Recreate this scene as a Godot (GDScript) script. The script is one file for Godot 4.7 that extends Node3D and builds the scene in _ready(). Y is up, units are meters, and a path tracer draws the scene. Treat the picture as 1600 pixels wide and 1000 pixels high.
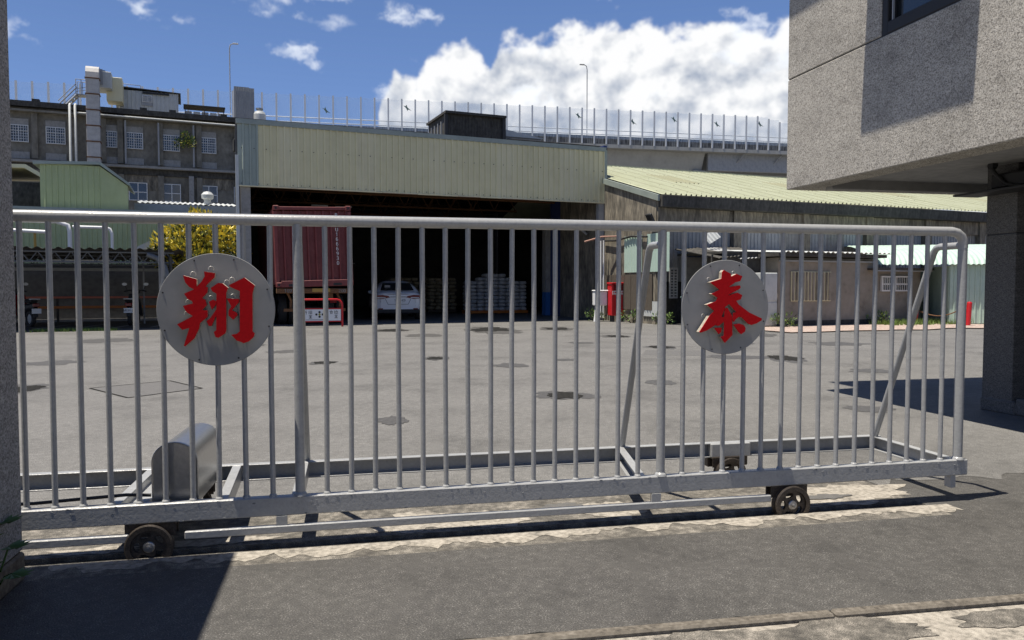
extends Node3D
# A sliding steel gate in front of a factory yard. y up, metres.

const GATE_TURN := 0.21032          # the gate, the road edge and both near buildings share this turn
const YARD_TURN := 0.39794          # the warehouse and the buildings round the yard share this one
const GATE_AT := Vector3(-1.658, -0.05, -3.482)
const YARD_AT := Vector3(-8.305, 0.0, -23.419)
const GLYPH_LEFT = [[0.261, 1.349, 0.307, 1.342, 0.305, 1.322, 0.275, 1.293, 0.267, 1.281, 0.276, 1.277, 0.274, 1.255, 0.251, 1.228, 0.265, 1.221, 0.27, 1.197, 0.25, 1.175, 0.273, 1.173, 0.273, 1.145, 0.24, 1.116, 0.236, 1.092, 0.215, 1.047, 0.175, 1.011, 0.17, 1.015, 0.194, 1.094, 0.164, 1.086, 0.143, 1.111, 0.21, 1.148, 0.182, 1.167, 0.169, 1.194, 0.211, 1.205, 0.208, 1.215, 0.188, 1.226, 0.175, 1.249, 0.219, 1.269, 0.25, 1.304, 0.263, 1.327], [0.172, 1.331, 0.228, 1.314, 0.228, 1.278, 0.219, 1.267, 0.197, 1.279, 0.18, 1.3], [0.288, 1.274, 0.32, 1.297, 0.338, 1.296, 0.362, 1.275, 0.354, 1.252, 0.352, 1.083, 0.347, 1.068, 0.318, 1.048, 0.305, 1.052, 0.298, 1.075, 0.309, 1.083, 0.312, 1.249, 0.294, 1.259], [0.279, 1.212, 0.296, 1.221, 0.311, 1.214, 0.307, 1.196, 0.291, 1.176, 0.286, 1.191], [0.268, 1.125, 0.284, 1.138, 0.312, 1.18, 0.311, 1.154, 0.289, 1.102, 0.277, 1.103], [0.366, 1.287, 0.433, 1.322, 0.478, 1.286, 0.468, 1.249, 0.466, 1.076, 0.475, 1.066, 0.47, 1.049, 0.449, 1.03, 0.426, 1.022, 0.408, 1.031, 0.397, 1.034, 0.373, 1.061, 0.396, 1.065, 0.41, 1.077, 0.413, 1.26, 0.399, 1.266, 0.373, 1.278], [0.356, 1.227, 0.408, 1.224, 0.408, 1.209, 0.378, 1.173, 0.399, 1.161, 0.401, 1.15, 0.382, 1.13, 0.362, 1.15, 0.363, 1.172, 0.375, 1.191]]
const GLYPH_RIGHT = [[2.807, 1.367, 2.845, 1.348, 2.85, 1.333, 2.88, 1.347, 2.912, 1.335, 2.9, 1.309, 2.873, 1.303, 2.834, 1.278, 2.9, 1.287, 2.903, 1.275, 2.895, 1.267, 2.835, 1.238, 2.832, 1.234, 2.886, 1.249, 2.913, 1.236, 2.904, 1.214, 2.88, 1.206, 2.893, 1.187, 2.954, 1.145, 3.027, 1.113, 3.027, 1.103, 2.997, 1.087, 2.967, 1.079, 2.948, 1.086, 2.912, 1.119, 2.897, 1.123, 2.882, 1.114, 2.866, 1.096, 2.861, 1.104, 2.863, 1.143, 2.881, 1.147, 2.838, 1.19, 2.818, 1.176, 2.797, 1.124, 2.812, 1.12, 2.811, 1.099, 2.783, 1.077, 2.765, 1.078, 2.777, 1.099, 2.765, 1.083, 2.715, 1.053, 2.68, 1.042, 2.673, 1.046, 2.732, 1.133, 2.755, 1.155, 2.713, 1.187, 2.764, 1.204, 2.774, 1.223, 2.739, 1.243, 2.784, 1.264, 2.73, 1.303, 2.795, 1.322, 2.797, 1.355], [2.814, 1.166, 2.83, 1.17, 2.839, 1.155, 2.857, 1.126, 2.859, 1.027, 2.817, 0.987, 2.793, 1.019, 2.812, 1.025, 2.811, 1.099], [2.756, 1.066, 2.798, 1.067, 2.795, 1.044, 2.782, 1.033], [2.864, 1.082, 2.897, 1.087, 2.924, 1.079, 2.935, 1.062, 2.931, 1.045, 2.91, 1.031, 2.895, 1.043]]


var M := {}
var used := {}
var blots := 0
var rng := RandomNumberGenerator.new()

# ------------------------------------------------------------------ mesh builder
class Shape:
	var v := PackedVector3Array()
	var n := PackedVector3Array()
	func tri(a: Vector3, b: Vector3, c: Vector3, na: Vector3, nb: Vector3, nc: Vector3) -> void:
		if (b - a).cross(c - a).dot(na + nb + nc) > 0.0:
			v.append(a); v.append(c); v.append(b); n.append(na); n.append(nc); n.append(nb)
		else:
			v.append(a); v.append(b); v.append(c); n.append(na); n.append(nb); n.append(nc)
	func flat(a: Vector3, b: Vector3, c: Vector3, out: Vector3) -> void:
		var k := (b - a).cross(c - a)
		if k.length_squared() < 1e-16:
			return
		k = k.normalized()
		if k.dot(out) < 0.0:
			k = -k
		tri(a, b, c, k, k, k)
	func quad(a: Vector3, b: Vector3, c: Vector3, d: Vector3, out: Vector3) -> void:
		flat(a, b, c, out); flat(a, c, d, out)
	func box(c: Vector3, s: Vector3, bev := 0.0, x := Transform3D.IDENTITY) -> void:
		var h := s * 0.5
		if bev <= 0.0:
			var p := []
			for i in 8:
				p.append(x * (c + Vector3(h.x if i & 1 else -h.x, h.y if i & 2 else -h.y, h.z if i & 4 else -h.z)))
			quad(p[0], p[1], p[3], p[2], x.basis * Vector3(0, 0, -1)); quad(p[4], p[5], p[7], p[6], x.basis * Vector3(0, 0, 1))
			quad(p[0], p[2], p[6], p[4], x.basis * Vector3(-1, 0, 0)); quad(p[1], p[3], p[7], p[5], x.basis * Vector3(1, 0, 0))
			quad(p[0], p[1], p[5], p[4], x.basis * Vector3(0, -1, 0)); quad(p[2], p[3], p[7], p[6], x.basis * Vector3(0, 1, 0))
			return
		var e: float = min(bev, min(h.x, min(h.y, h.z)) * 0.9)
		var ax := [Vector3(1, 0, 0), Vector3(0, 1, 0), Vector3(0, 0, 1)]
		for k in 3:
			var i: int = (k + 1) % 3
			var j: int = (k + 2) % 3
			for sg in [-1.0, 1.0]:
				var m: Vector3 = c + ax[k] * h[k] * sg
				var q := []
				for w in [[-1, -1], [1, -1], [1, 1], [-1, 1]]:
					q.append(x * (m + ax[i] * (h[i] - e) * w[0] + ax[j] * (h[j] - e) * w[1]))
				quad(q[0], q[1], q[2], q[3], x.basis * (ax[k] * sg))
			for si in [-1.0, 1.0]:
				for sj in [-1.0, 1.0]:
					var q2 := []
					for w in [[-1, 0], [1, 0], [1, 1], [-1, 1]]:
						var pos: Vector3 = c + ax[k] * (h[k] - e) * w[0]
						if w[1] == 0:
							pos += ax[i] * h[i] * si + ax[j] * (h[j] - e) * sj
						else:
							pos += ax[i] * (h[i] - e) * si + ax[j] * h[j] * sj
						q2.append(x * pos)
					quad(q2[0], q2[1], q2[2], q2[3], x.basis * (ax[i] * si + ax[j] * sj))
		for i in 8:
			var sg3 := Vector3(1 if i & 1 else -1, 1 if i & 2 else -1, 1 if i & 4 else -1)
			var o3 := (h - Vector3(e, e, e)) * sg3 + c
			flat(x * (o3 + Vector3(e * sg3.x, 0, 0)), x * (o3 + Vector3(0, e * sg3.y, 0)), x * (o3 + Vector3(0, 0, e * sg3.z)), x.basis * sg3)
	func tube(p: Array, r: float, sides := 8, caps := true, x := Transform3D.IDENTITY) -> void:
		var rings := []
		var last_u := Vector3.ZERO
		for i in p.size():
			var t: Vector3
			if i == 0:
				t = (p[1] - p[0]).normalized()
			elif i == p.size() - 1:
				t = (p[i] - p[i - 1]).normalized()
			else:
				t = ((p[i] - p[i - 1]).normalized() + (p[i + 1] - p[i]).normalized()).normalized()
			var u: Vector3 = last_u - t * last_u.dot(t)
			if u.length() < 0.1:
				u = t.cross(Vector3(0, 1, 0) if absf(t.y) < 0.9 else Vector3(1, 0, 0))
			u = u.normalized()
			last_u = u
			var w: Vector3 = t.cross(u)
			var ring := []
			for k in sides:
				var a := TAU * k / sides
				ring.append(u * cos(a) + w * sin(a))
			rings.append(ring)
		for i in p.size() - 1:
			for k in sides:
				var k2: int = (k + 1) % sides
				var a0: Vector3 = x * (p[i] + rings[i][k] * r)
				var a1: Vector3 = x * (p[i] + rings[i][k2] * r)
				var b0: Vector3 = x * (p[i + 1] + rings[i + 1][k] * r)
				var b1: Vector3 = x * (p[i + 1] + rings[i + 1][k2] * r)
				var n0: Vector3 = x.basis * rings[i][k]
				var n1: Vector3 = x.basis * rings[i][k2]
				var m0: Vector3 = x.basis * rings[i + 1][k]
				var m1: Vector3 = x.basis * rings[i + 1][k2]
				tri(a0, a1, b1, n0, n1, m1); tri(a0, b1, b0, n0, m1, m0)
		if caps:
			for e in [0, p.size() - 1]:
				var dirn: Vector3 = (p[0] - p[1]) if e == 0 else (p[e] - p[e - 1])
				for k in sides:
					flat(x * p[e], x * (p[e] + rings[e][k] * r), x * (p[e] + rings[e][(k + 1) % sides] * r), x.basis * dirn)
	# profile of (radius, height) turned round local y
	func lathe(prof: Array, sides := 20, x := Transform3D.IDENTITY) -> void:
		for i in prof.size() - 1:
			var a: Vector2 = prof[i]
			var b: Vector2 = prof[i + 1]
			var d := b - a
			var nr := Vector2(d.y, -d.x).normalized()
			for k in sides:
				var c0 := Vector3(cos(TAU * k / sides), 0, sin(TAU * k / sides))
				var c1 := Vector3(cos(TAU * (k + 1) / sides), 0, sin(TAU * (k + 1) / sides))
				var q0 := x * (c0 * a.x + Vector3(0, a.y, 0)); var q1 := x * (c1 * a.x + Vector3(0, a.y, 0))
				var q2 := x * (c1 * b.x + Vector3(0, b.y, 0)); var q3 := x * (c0 * b.x + Vector3(0, b.y, 0))
				var n0 := x.basis * (c0 * nr.x + Vector3(0, nr.y, 0)); var n1 := x.basis * (c1 * nr.x + Vector3(0, nr.y, 0))
				if a.x > 1e-6:
					tri(q0, q1, q2, n0, n1, n1)
				if b.x > 1e-6:
					tri(q0, q2, q3, n0, n1, n0)
	# outline in local xy, pushed from z0 to z1
	func prism(poly: PackedVector2Array, z0: float, z1: float, x := Transform3D.IDENTITY, face := true, side := true) -> void:
		if face:
			var id := Geometry2D.triangulate_polygon(poly)
			for i in range(0, id.size(), 3):
				for zz in [z0, z1]:
					var out := x.basis * Vector3(0, 0, 1 if zz == max(z0, z1) else -1)
					flat(x * Vector3(poly[id[i]].x, poly[id[i]].y, zz), x * Vector3(poly[id[i + 1]].x, poly[id[i + 1]].y, zz), x * Vector3(poly[id[i + 2]].x, poly[id[i + 2]].y, zz), out)
		if side:
			var cw := Geometry2D.is_polygon_clockwise(poly)
			for i in poly.size():
				var a := poly[i]
				var b := poly[(i + 1) % poly.size()]
				var o2 := Vector2((b - a).y, -(b - a).x) * (-1.0 if cw else 1.0)
				quad(x * Vector3(a.x, a.y, z0), x * Vector3(b.x, b.y, z0), x * Vector3(b.x, b.y, z1), x * Vector3(a.x, a.y, z1), x.basis * Vector3(o2.x, o2.y, 0))
	# ribbed sheet in local xy, ribs run along y, standing out in +z
	func ribbed(w: float, h: float, pitch: float, depth: float, round_waves := false, x := Transform3D.IDENTITY) -> void:
		var line := []
		var cnt := int(round(w / pitch))
		var p := w / cnt
		for i in cnt:
			if round_waves:
				for k in 6:
					line.append(Vector2((i + k / 6.0) * p, depth * 0.5 * (1 - cos(TAU * k / 6.0))))
			else:
				line.append(Vector2(i * p, 0)); line.append(Vector2((i + 0.66) * p, 0)); line.append(Vector2((i + 0.74) * p, depth)); line.append(Vector2((i + 0.92) * p, depth))
		line.append(Vector2(w, 0))
		for i in line.size() - 1:
			var a: Vector2 = line[i]
			var b: Vector2 = line[i + 1]
			quad(x * Vector3(a.x, 0, a.y), x * Vector3(b.x, 0, b.y), x * Vector3(b.x, h, b.y), x * Vector3(a.x, h, a.y), x.basis * Vector3(-(b - a).y, 0, (b - a).x))
	func grid(f: Callable, nu: int, nv: int, wrap := false) -> void:
		var p := []
		for i in nu + 1:
			var row := []
			for j in nv + 1:
				row.append(f.call(float(i) / nu, float(j) / nv))
			p.append(row)
		var nn := []
		for i in nu + 1:
			var row2 := []
			for j in nv + 1:
				var du: Vector3 = p[min(i + 1, nu)][j] - p[max(i - 1, 0)][j]
				var j0: int = j - 1
				var j1: int = j + 1
				if wrap:
					j0 = (j - 1 + nv) % nv; j1 = (j + 1) % nv
				var dv: Vector3 = p[i][clampi(j1, 0, nv)] - p[i][clampi(j0, 0, nv)]
				row2.append(du.cross(dv).normalized())
			nn.append(row2)
		for i in nu:
			for j in nv:
				tri(p[i][j], p[i + 1][j], p[i + 1][j + 1], nn[i][j], nn[i + 1][j], nn[i + 1][j + 1])
				tri(p[i][j], p[i + 1][j + 1], p[i][j + 1], nn[i][j], nn[i + 1][j + 1], nn[i][j + 1])
	func mesh() -> ArrayMesh:
		var a := []
		a.resize(Mesh.ARRAY_MAX)
		a[Mesh.ARRAY_VERTEX] = v
		a[Mesh.ARRAY_NORMAL] = n
		var m := ArrayMesh.new()
		m.add_surface_from_arrays(Mesh.PRIMITIVE_TRIANGLES, a)
		return m

func numbered(called: String) -> String:
	used[called] = used.get(called, 0) + 1
	return called if used[called] == 1 else "%s_%03d" % [called, used[called] - 1]

func put(s, called: String, mat: Material, parent: Node = null) -> MeshInstance3D:
	var o := MeshInstance3D.new()
	o.mesh = s.mesh() if s is Shape else s
	o.material_override = mat
	if parent == null:
		o.name = numbered(called); add_child(o)
	else:
		o.name = called; parent.add_child(o, true)
	return o

func tag(o: Node, label: String, category: String, group := "") -> Node:
	o.set_meta("label", label); o.set_meta("category", category)
	if group != "":
		o.set_meta("group", group)
	return o

func thing(called: String, label: String, category: String, at := Vector3.ZERO, turn := 0.0, group := "") -> Node3D:
	var o := Node3D.new()
	o.name = numbered(called); add_child(o)
	o.position = at; o.rotation.y = turn
	tag(o, label, category, group)
	return o

func setting(called: String, s: Shape, mat: Material) -> MeshInstance3D:
	var o := put(s, called, mat)
	o.set_meta("kind", "structure")
	return o

func copy(o: Node3D, called: String, at: Vector3, turn: float, label := "") -> Node3D:
	var c: Node3D = o.duplicate()
	c.name = numbered(called); add_child(c)
	c.position = at; c.rotation.y = turn
	if label != "":
		c.set_meta("label", label)
	return c

func again(o: MeshInstance3D, called: String, parent: Node, at: Vector3, mat: Material = null, turn := Vector3.ZERO) -> MeshInstance3D:
	var c := MeshInstance3D.new()
	c.mesh = o.mesh; c.material_override = mat if mat else o.material_override
	c.name = called; parent.add_child(c, true)
	c.position = at; c.rotation = turn
	return c

func boxpart(called: String, c: Vector3, s: Vector3, mat: Material, parent: Node, bev := 0.0) -> MeshInstance3D:
	var k := Shape.new()
	k.box(c, s, bev)
	return put(k, called, mat, parent)

func yard(a: float, h: float, b: float) -> Vector3:      # along the warehouse front, up, away behind it
	return YARD_AT + Basis(Vector3.UP, YARD_TURN) * Vector3(a, h, -b)

func ring(r: float, n: int, c := Vector2.ZERO, ky := 1.0) -> PackedVector2Array:
	var p := PackedVector2Array()
	for i in n:
		p.append(c + Vector2(cos(TAU * i / n) * r, sin(TAU * i / n) * r * ky))
	return p

# ------------------------------------------------------------------ textures and materials
func field(size: int, freq: float, oct := 3, sd := 1, kind := FastNoiseLite.TYPE_SIMPLEX_SMOOTH) -> PackedByteArray:
	var f := FastNoiseLite.new()
	f.seed = sd; f.frequency = freq; f.noise_type = kind; f.fractal_octaves = oct
	if kind == FastNoiseLite.TYPE_CELLULAR:
		f.cellular_return_type = FastNoiseLite.RETURN_CELL_VALUE
		f.fractal_type = FastNoiseLite.FRACTAL_NONE
	var im := f.get_seamless_image(size, size)
	im.convert(Image.FORMAT_L8)
	return im.get_data()

# colours are linear base colours; mixes them by a sum of fields, each [bytes, weight]
func paint(size: int, ramp: Array, fields: Array) -> ImageTexture:
	var lut := PackedByteArray()
	lut.resize(256 * 3)
	for i in 256:
		var t := i / 255.0 * (ramp.size() - 1)
		var k := mini(int(t), ramp.size() - 2)
		var c: Color = (ramp[k] as Color).lerp(ramp[k + 1], t - k).linear_to_srgb()
		lut[i * 3] = int(clampf(c.r, 0, 1) * 255); lut[i * 3 + 1] = int(clampf(c.g, 0, 1) * 255); lut[i * 3 + 2] = int(clampf(c.b, 0, 1) * 255)
	var d := PackedByteArray()
	d.resize(size * size * 3)
	var nf := fields.size()
	var f0: PackedByteArray = fields[0][0]
	var w0: float = fields[0][1]
	var f1: PackedByteArray = fields[1 % nf][0]
	var w1: float = fields[1][1] if nf > 1 else 0.0
	var f2: PackedByteArray = fields[2 % nf][0]
	var w2: float = fields[2][1] if nf > 2 else 0.0
	for i in size * size:
		var val := clampi(int(128.0 + (f0[i] - 128) * w0 + (f1[i] - 128) * w1 + (f2[i] - 128) * w2), 0, 255) * 3
		d[i * 3] = lut[val]; d[i * 3 + 1] = lut[val + 1]; d[i * 3 + 2] = lut[val + 2]
	return ImageTexture.create_from_image(Image.create_from_data(size, size, false, Image.FORMAT_RGB8, d))

func bumps(size: int, fields: Array, strength: float) -> ImageTexture:
	var d := PackedByteArray()
	d.resize(size * size)
	for i in size * size:
		var s := 128.0
		for f in fields:
			s += (f[0][i] - 128) * f[1]
		d[i] = clampi(int(s), 0, 255)
	var im := Image.create_from_data(size, size, false, Image.FORMAT_L8, d)
	im.convert(Image.FORMAT_RGBA8)
	im.bump_map_to_normal_map(strength)
	return ImageTexture.create_from_image(im)

func lin(r: float, g: float, b: float) -> Color:
	return Color(r, g, b)

func plain(c: Color, rough := 0.6, metal := 0.0) -> StandardMaterial3D:
	var m := StandardMaterial3D.new()
	m.albedo_color = c.linear_to_srgb(); m.roughness = rough; m.metallic = metal
	return m

func textured(t: Texture2D, metres: Vector3, rough := 0.8, nm: Texture2D = null, nscale := 1.0, world := true) -> StandardMaterial3D:
	var m := StandardMaterial3D.new()
	m.albedo_texture = t; m.roughness = rough
	m.uv1_triplanar = true; m.uv1_world_triplanar = world
	m.uv1_scale = Vector3(1.0 / metres.x, 1.0 / metres.y, 1.0 / metres.z)
	if nm:
		m.normal_enabled = true; m.normal_texture = nm; m.normal_scale = nscale
	return m

# broad wear on top of a fine texture: multiplies by a second, much larger pattern
func worn(m: StandardMaterial3D, t: Texture2D, metres: float) -> void:
	m.detail_enabled = true
	m.detail_blend_mode = BaseMaterial3D.BLEND_MODE_MUL
	m.detail_uv_layer = BaseMaterial3D.DETAIL_UV_2
	m.detail_albedo = t
	m.uv2_triplanar = true; m.uv2_world_triplanar = true
	m.uv2_scale = Vector3.ONE / metres

func tint(base: StandardMaterial3D, c: Color) -> StandardMaterial3D:
	var m: StandardMaterial3D = base.duplicate()
	m.albedo_color = c
	return m

func make_materials() -> void:
	var fine := field(512, 0.16, 2, 1)
	var grit := field(512, 0.3, 1, 2)
	var mid := field(512, 0.03, 4, 3)
	var wide := field(512, 0.008, 4, 4)
	var cell := field(512, 0.11, 1, 5, FastNoiseLite.TYPE_CELLULAR)
	var grain := bumps(512, [[fine, 0.5], [grit, 0.5]], 3.0)
	var rough_cast := bumps(512, [[cell, 0.45], [fine, 0.5]], 4.0)
	var soft := bumps(512, [[mid, 0.6], [fine, 0.15]], 2.0)

	var wear := paint(512, [lin(.68, .68, .68), lin(.86, .86, .86), lin(.95, .95, .95), lin(1, 1, 1)], [[wide, 1.0], [mid, 0.6], [fine, 0.15]])
	# asphalt: dark binder, pale chippings, worn broad patches
	var asphalt := paint(512, [lin(.026, .026, .024), lin(.053, .051, .047), lin(.071, .068, .062), lin(.093, .089, .081), lin(.30, .29, .27)], [[grit, 0.9], [fine, 0.35], [mid, 0.28]])
	M.asphalt = textured(asphalt, Vector3(0.97, 0.97, 0.97), 0.72, grain, 0.7)
	M.yard = textured(paint(512, [lin(.062, .061, .059), lin(.122, .120, .114), lin(.153, .150, .142), lin(.182, .178, .168), lin(.34, .335, .32)], [[grit, 0.95], [fine, 0.4], [mid, 0.3]]), Vector3(1.3, 1.3, 1.3), 0.8, grain, 0.5)
	M.yard.metallic_specular = 0.4
	worn(M.yard, wear, 7.3)
	worn(M.asphalt, wear, 3.1)
	M.patch = textured(paint(512, [lin(.055, .054, .051), lin(.112, .109, .103), lin(.17, .165, .155)], [[grit, 0.6], [mid, 0.3]]), Vector3(1.1, 1.1, 1.1), 0.7, grain, 0.5)
	M.oil = textured(paint(512, [lin(.012, .012, .012), lin(.026, .026, .025), lin(.06, .058, .055)], [[grit, 0.4], [mid, 0.6]]), Vector3(0.9, 0.9, 0.9), 0.95, grain, 0.4)
	M.oil.metallic_specular = 0.1
	M.damp = textured(paint(512, [lin(.03, .03, .029), lin(.066, .064, .060), lin(.11, .107, .10)], [[grit, 0.5], [mid, 0.6]]), Vector3(0.9, 0.9, 0.9), 0.65, grain, 0.4)
	# old concrete with asphalt residue on it
	var apron := paint(512, [lin(.04, .038, .034), lin(.075, .070, .060), lin(.115, .106, .09), lin(.19, .175, .15), lin(.34, .31, .265)], [[mid, 0.6], [grit, 0.9], [wide, 0.55]])
	M.apron = textured(apron, Vector3(0.83, 0.83, 0.83), 0.9, grain, 0.8)
	var pale := paint(512, [lin(.08, .075, .065), lin(.24, .22, .185), lin(.36, .33, .28), lin(.46, .43, .37)], [[mid, 0.7], [grit, 0.7], [wide, 0.4]])
	M.pale = textured(pale, Vector3(0.61, 0.61, 0.61), 0.9, grain, 0.7)
	M.kerb = textured(paint(512, [lin(.05, .044, .036), lin(.11, .096, .076), lin(.155, .138, .112), lin(.23, .205, .17)], [[mid, 0.9], [grit, 0.5], [wide, 0.4]]), Vector3(0.5, 0.5, 0.5), 0.85, grain, 0.6)
	# pebble-dash on the near buildings
	var pebble := paint(512, [lin(.05, .046, .040), lin(.26, .243, .212), lin(.45, .422, .37), lin(.56, .53, .465), lin(.72, .69, .62)], [[cell, 0.72], [fine, 0.65], [grit, 0.3]])
	M.pebble = textured(pebble, Vector3(0.45, 0.45, 0.45), 0.95, rough_cast, 1.0)
	worn(M.pebble, wear, 2.9)
	M.pebble_grey = textured(paint(512, [lin(.05, .05, .05), lin(.19, .19, .192), lin(.32, .32, .325), lin(.46, .46, .46)], [[cell, 0.6], [fine, 0.6], [mid, 0.25]]), Vector3(0.36, 0.36, 0.36), 0.95, rough_cast, 1.0)
	M.shaded_stone = textured(paint(512, [lin(.02, .02, .02), lin(.07, .068, .065), lin(.13, .126, .12), lin(.2, .195, .185)], [[cell, 0.6], [fine, 0.5]]), Vector3(0.36, 0.36, 0.36), 0.9, rough_cast, 0.6)  # column stone: shade under the jutting floor is put into this darker colour
	M.soffit = textured(paint(512, [lin(.22, .22, .215), lin(.27, .27, .262), lin(.33, .325, .315)], [[mid, 0.7], [wide, 0.4]]), Vector3(2.1, 2.1, 2.1), 0.9)
	# grey gloss paint over old steel, lumpy and scuffed
	var gate_paint := paint(512, [lin(.20, .205, .205), lin(.295, .302, .302), lin(.33, .337, .337), lin(.41, .416, .415)], [[mid, 0.55], [fine, 0.3], [wide, 0.4]])
	M.gate = textured(gate_paint, Vector3(0.31, 0.31, 0.31), 0.3, soft, 0.7)
	M.gate_dark = textured(paint(512, [lin(.05, .055, .06), lin(.10, .108, .116), lin(.14, .15, .16), lin(.2, .21, .22)], [[mid, 0.7], [fine, 0.3], [wide, 0.4]]), Vector3(0.31, 0.31, 0.31), 0.5, soft, 0.6)
	M.disc = textured(paint(512, [lin(.21, .215, .216), lin(.24, .246, .247), lin(.26, .266, .267), lin(.285, .29, .291)], [[wide, 0.7], [mid, 0.25]]), Vector3(0.6, 0.6, 0.6), 0.7, soft, 0.05)
	M.disc.metallic_specular = 0.3
	M.red_letter = textured(paint(512, [lin(.33, .004, .007), lin(.44, .005, .009), lin(.50, .008, .013)], [[mid, 0.5], [fine, 0.25]]), Vector3(0.3, 0.3, 0.3), 0.75, soft, 0.2)
	M.red_letter.metallic_specular = 0.25
	M.letter_side = textured(paint(512, [lin(.12, .10, .08), lin(.38, .34, .28), lin(.6, .56, .48)], [[mid, 0.8], [fine, 0.4]]), Vector3(0.2, 0.2, 0.2), 0.8)
	M.iron = textured(paint(512, [lin(.02, .017, .014), lin(.055, .046, .038), lin(.09, .074, .06), lin(.15, .11, .08)], [[mid, 0.7], [fine, 0.4], [wide, 0.4]]), Vector3(0.17, 0.17, 0.17), 0.5, soft, 0.7)
	M.iron.metallic = 0.5
	M.steel = textured(paint(512, [lin(.42, .41, .39), lin(.52, .51, .49), lin(.6, .59, .57)], [[mid, 0.5], [fine, 0.3]]), Vector3(0.4, 0.4, 0.4), 0.3, soft, 0.25)
	M.steel.metallic = 0.9
	M.rail_steel = plain(lin(.34, .33, .32), 0.35, 0.8)
	M.bolt = plain(lin(.03, .03, .032), 0.5, 0.4)
	M.wire = plain(lin(.55, .54, .52), 0.4, 0.6)
	M.black = plain(lin(.018, .018, .019), 0.6)
	M.dark = plain(lin(.03, .03, .031), 0.7)
	M.rubber = plain(lin(.02, .02, .02), 0.8)
	# yard
	var sheet_noise := [[wide, 0.6], [mid, 0.35], [fine, 0.1]]
	M.khaki = textured(paint(512, [lin(.58, .535, .33), lin(.69, .64, .40), lin(.74, .69, .45)], sheet_noise), Vector3(3.1, 5.0, 3.1), 0.5)
	M.khaki_pale = textured(paint(512, [lin(.61, .56, .36), lin(.71, .66, .43), lin(.75, .70, .47)], sheet_noise), Vector3(2.7, 6.0, 2.7), 0.5)
	M.grey_green = textured(paint(512, [lin(.27, .31, .27), lin(.34, .39, .34), lin(.39, .44, .39)], sheet_noise), Vector3(2.1, 4.0, 2.1), 0.5)
	M.trim = textured(paint(512, [lin(.20, .23, .205), lin(.28, .32, .285), lin(.33, .37, .33)], sheet_noise), Vector3(2.1, 2.0, 2.1), 0.5)
	M.roof_green = textured(paint(512, [lin(.31, .33, .21), lin(.39, .41, .285), lin(.425, .445, .32), lin(.46, .48, .36)], [[wide, 0.7], [mid, 0.4], [grit, 0.15]]), Vector3(4.1, 4.1, 4.1), 0.55)
	M.roof_faded = textured(paint(512, [lin(.22, .21, .14), lin(.36, .36, .24), lin(.44, .45, .29)], [[mid, 0.7], [grit, 0.5]]), Vector3(1.1, 1.1, 1.1), 0.7)
	M.mint = textured(paint(512, [lin(.30, .40, .34), lin(.42, .55, .47), lin(.48, .60, .52)], sheet_noise), Vector3(2.3, 4.0, 2.3), 0.5)
	M.green_wall = textured(paint(512, [lin(.36, .41, .21), lin(.45, .51, .27), lin(.50, .56, .31)], sheet_noise), Vector3(2.3, 6.0, 2.3), 0.55)
	M.streaked = textured(paint(512, [lin(.035, .032, .027), lin(.10, .09, .072), lin(.17, .152, .118), lin(.26, .23, .175), lin(.42, .37, .28)], [[mid, 0.7], [wide, 0.7], [grit, 0.25]]), Vector3(1.3, 6.5, 1.3), 0.9)
	M.old_concrete = textured(paint(512, [lin(.06, .055, .045), lin(.155, .144, .117), lin(.215, .20, .165), lin(.30, .28, .235)], [[mid, 0.55], [wide, 0.6], [grit, 0.3]]), Vector3(3.7, 6.1, 3.7), 0.9)
	M.old_pale = textured(paint(512, [lin(.15, .147, .138), lin(.29, .285, .268), lin(.37, .365, .345)], [[mid, 0.5], [wide, 0.4], [grit, 0.2]]), Vector3(2.3, 3.1, 2.3), 0.9)
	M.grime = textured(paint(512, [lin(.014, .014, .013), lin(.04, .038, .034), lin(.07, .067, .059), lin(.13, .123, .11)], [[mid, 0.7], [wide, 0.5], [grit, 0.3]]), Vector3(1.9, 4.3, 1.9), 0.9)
	M.plaster = textured(paint(512, [lin(.14, .12, .095), lin(.235, .21, .172), lin(.275, .247, .207), lin(.315, .287, .243)], [[wide, 0.7], [mid, 0.45], [grit, 0.2]]), Vector3(2.7, 3.3, 2.7), 0.9)
	M.zinc = textured(paint(512, [lin(.22, .23, .235), lin(.31, .32, .325), lin(.37, .38, .38)], [[wide, 0.6], [mid, 0.5]]), Vector3(1.7, 3.3, 1.7), 0.5)
	M.zinc_pale = textured(paint(512, [lin(.36, .38, .37), lin(.48, .50, .49), lin(.55, .57, .55)], [[wide, 0.6], [mid, 0.5]]), Vector3(1.7, 3.3, 1.7), 0.5)
	M.duct = textured(paint(512, [lin(.30, .29, .275), lin(.42, .41, .39), lin(.5, .49, .47)], [[wide, 0.6], [mid, 0.4]]), Vector3(1.9, 1.9, 1.9), 0.5)
	M.viaduct = textured(paint(512, [lin(.28, .28, .255), lin(.38, .38, .35), lin(.44, .44, .41)], [[wide, 0.6], [mid, 0.5]]), Vector3(9, 9, 9), 0.9)
	M.parapet = textured(paint(512, [lin(.03, .03, .028), lin(.10, .10, .095), lin(.26, .26, .245), lin(.36, .36, .34)], [[mid, 1.0], [wide, 0.4], [fine, 0.3]]), Vector3(3.1, 24, 3.1), 0.9)
	M.post_white = plain(lin(.55, .58, .60), 0.5)
	M.white = plain(lin(.74, .75, .75), 0.4)
	M.frame_white = plain(lin(.62, .63, .62), 0.5)
	M.pane = plain(lin(.02, .024, .027), 0.08)
	M.pane.metallic_specular = 0.8
	M.barrier_glass = plain(lin(.60, .72, .82), 0.1)
	M.barrier_glass.transparency = BaseMaterial3D.TRANSPARENCY_ALPHA
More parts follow.
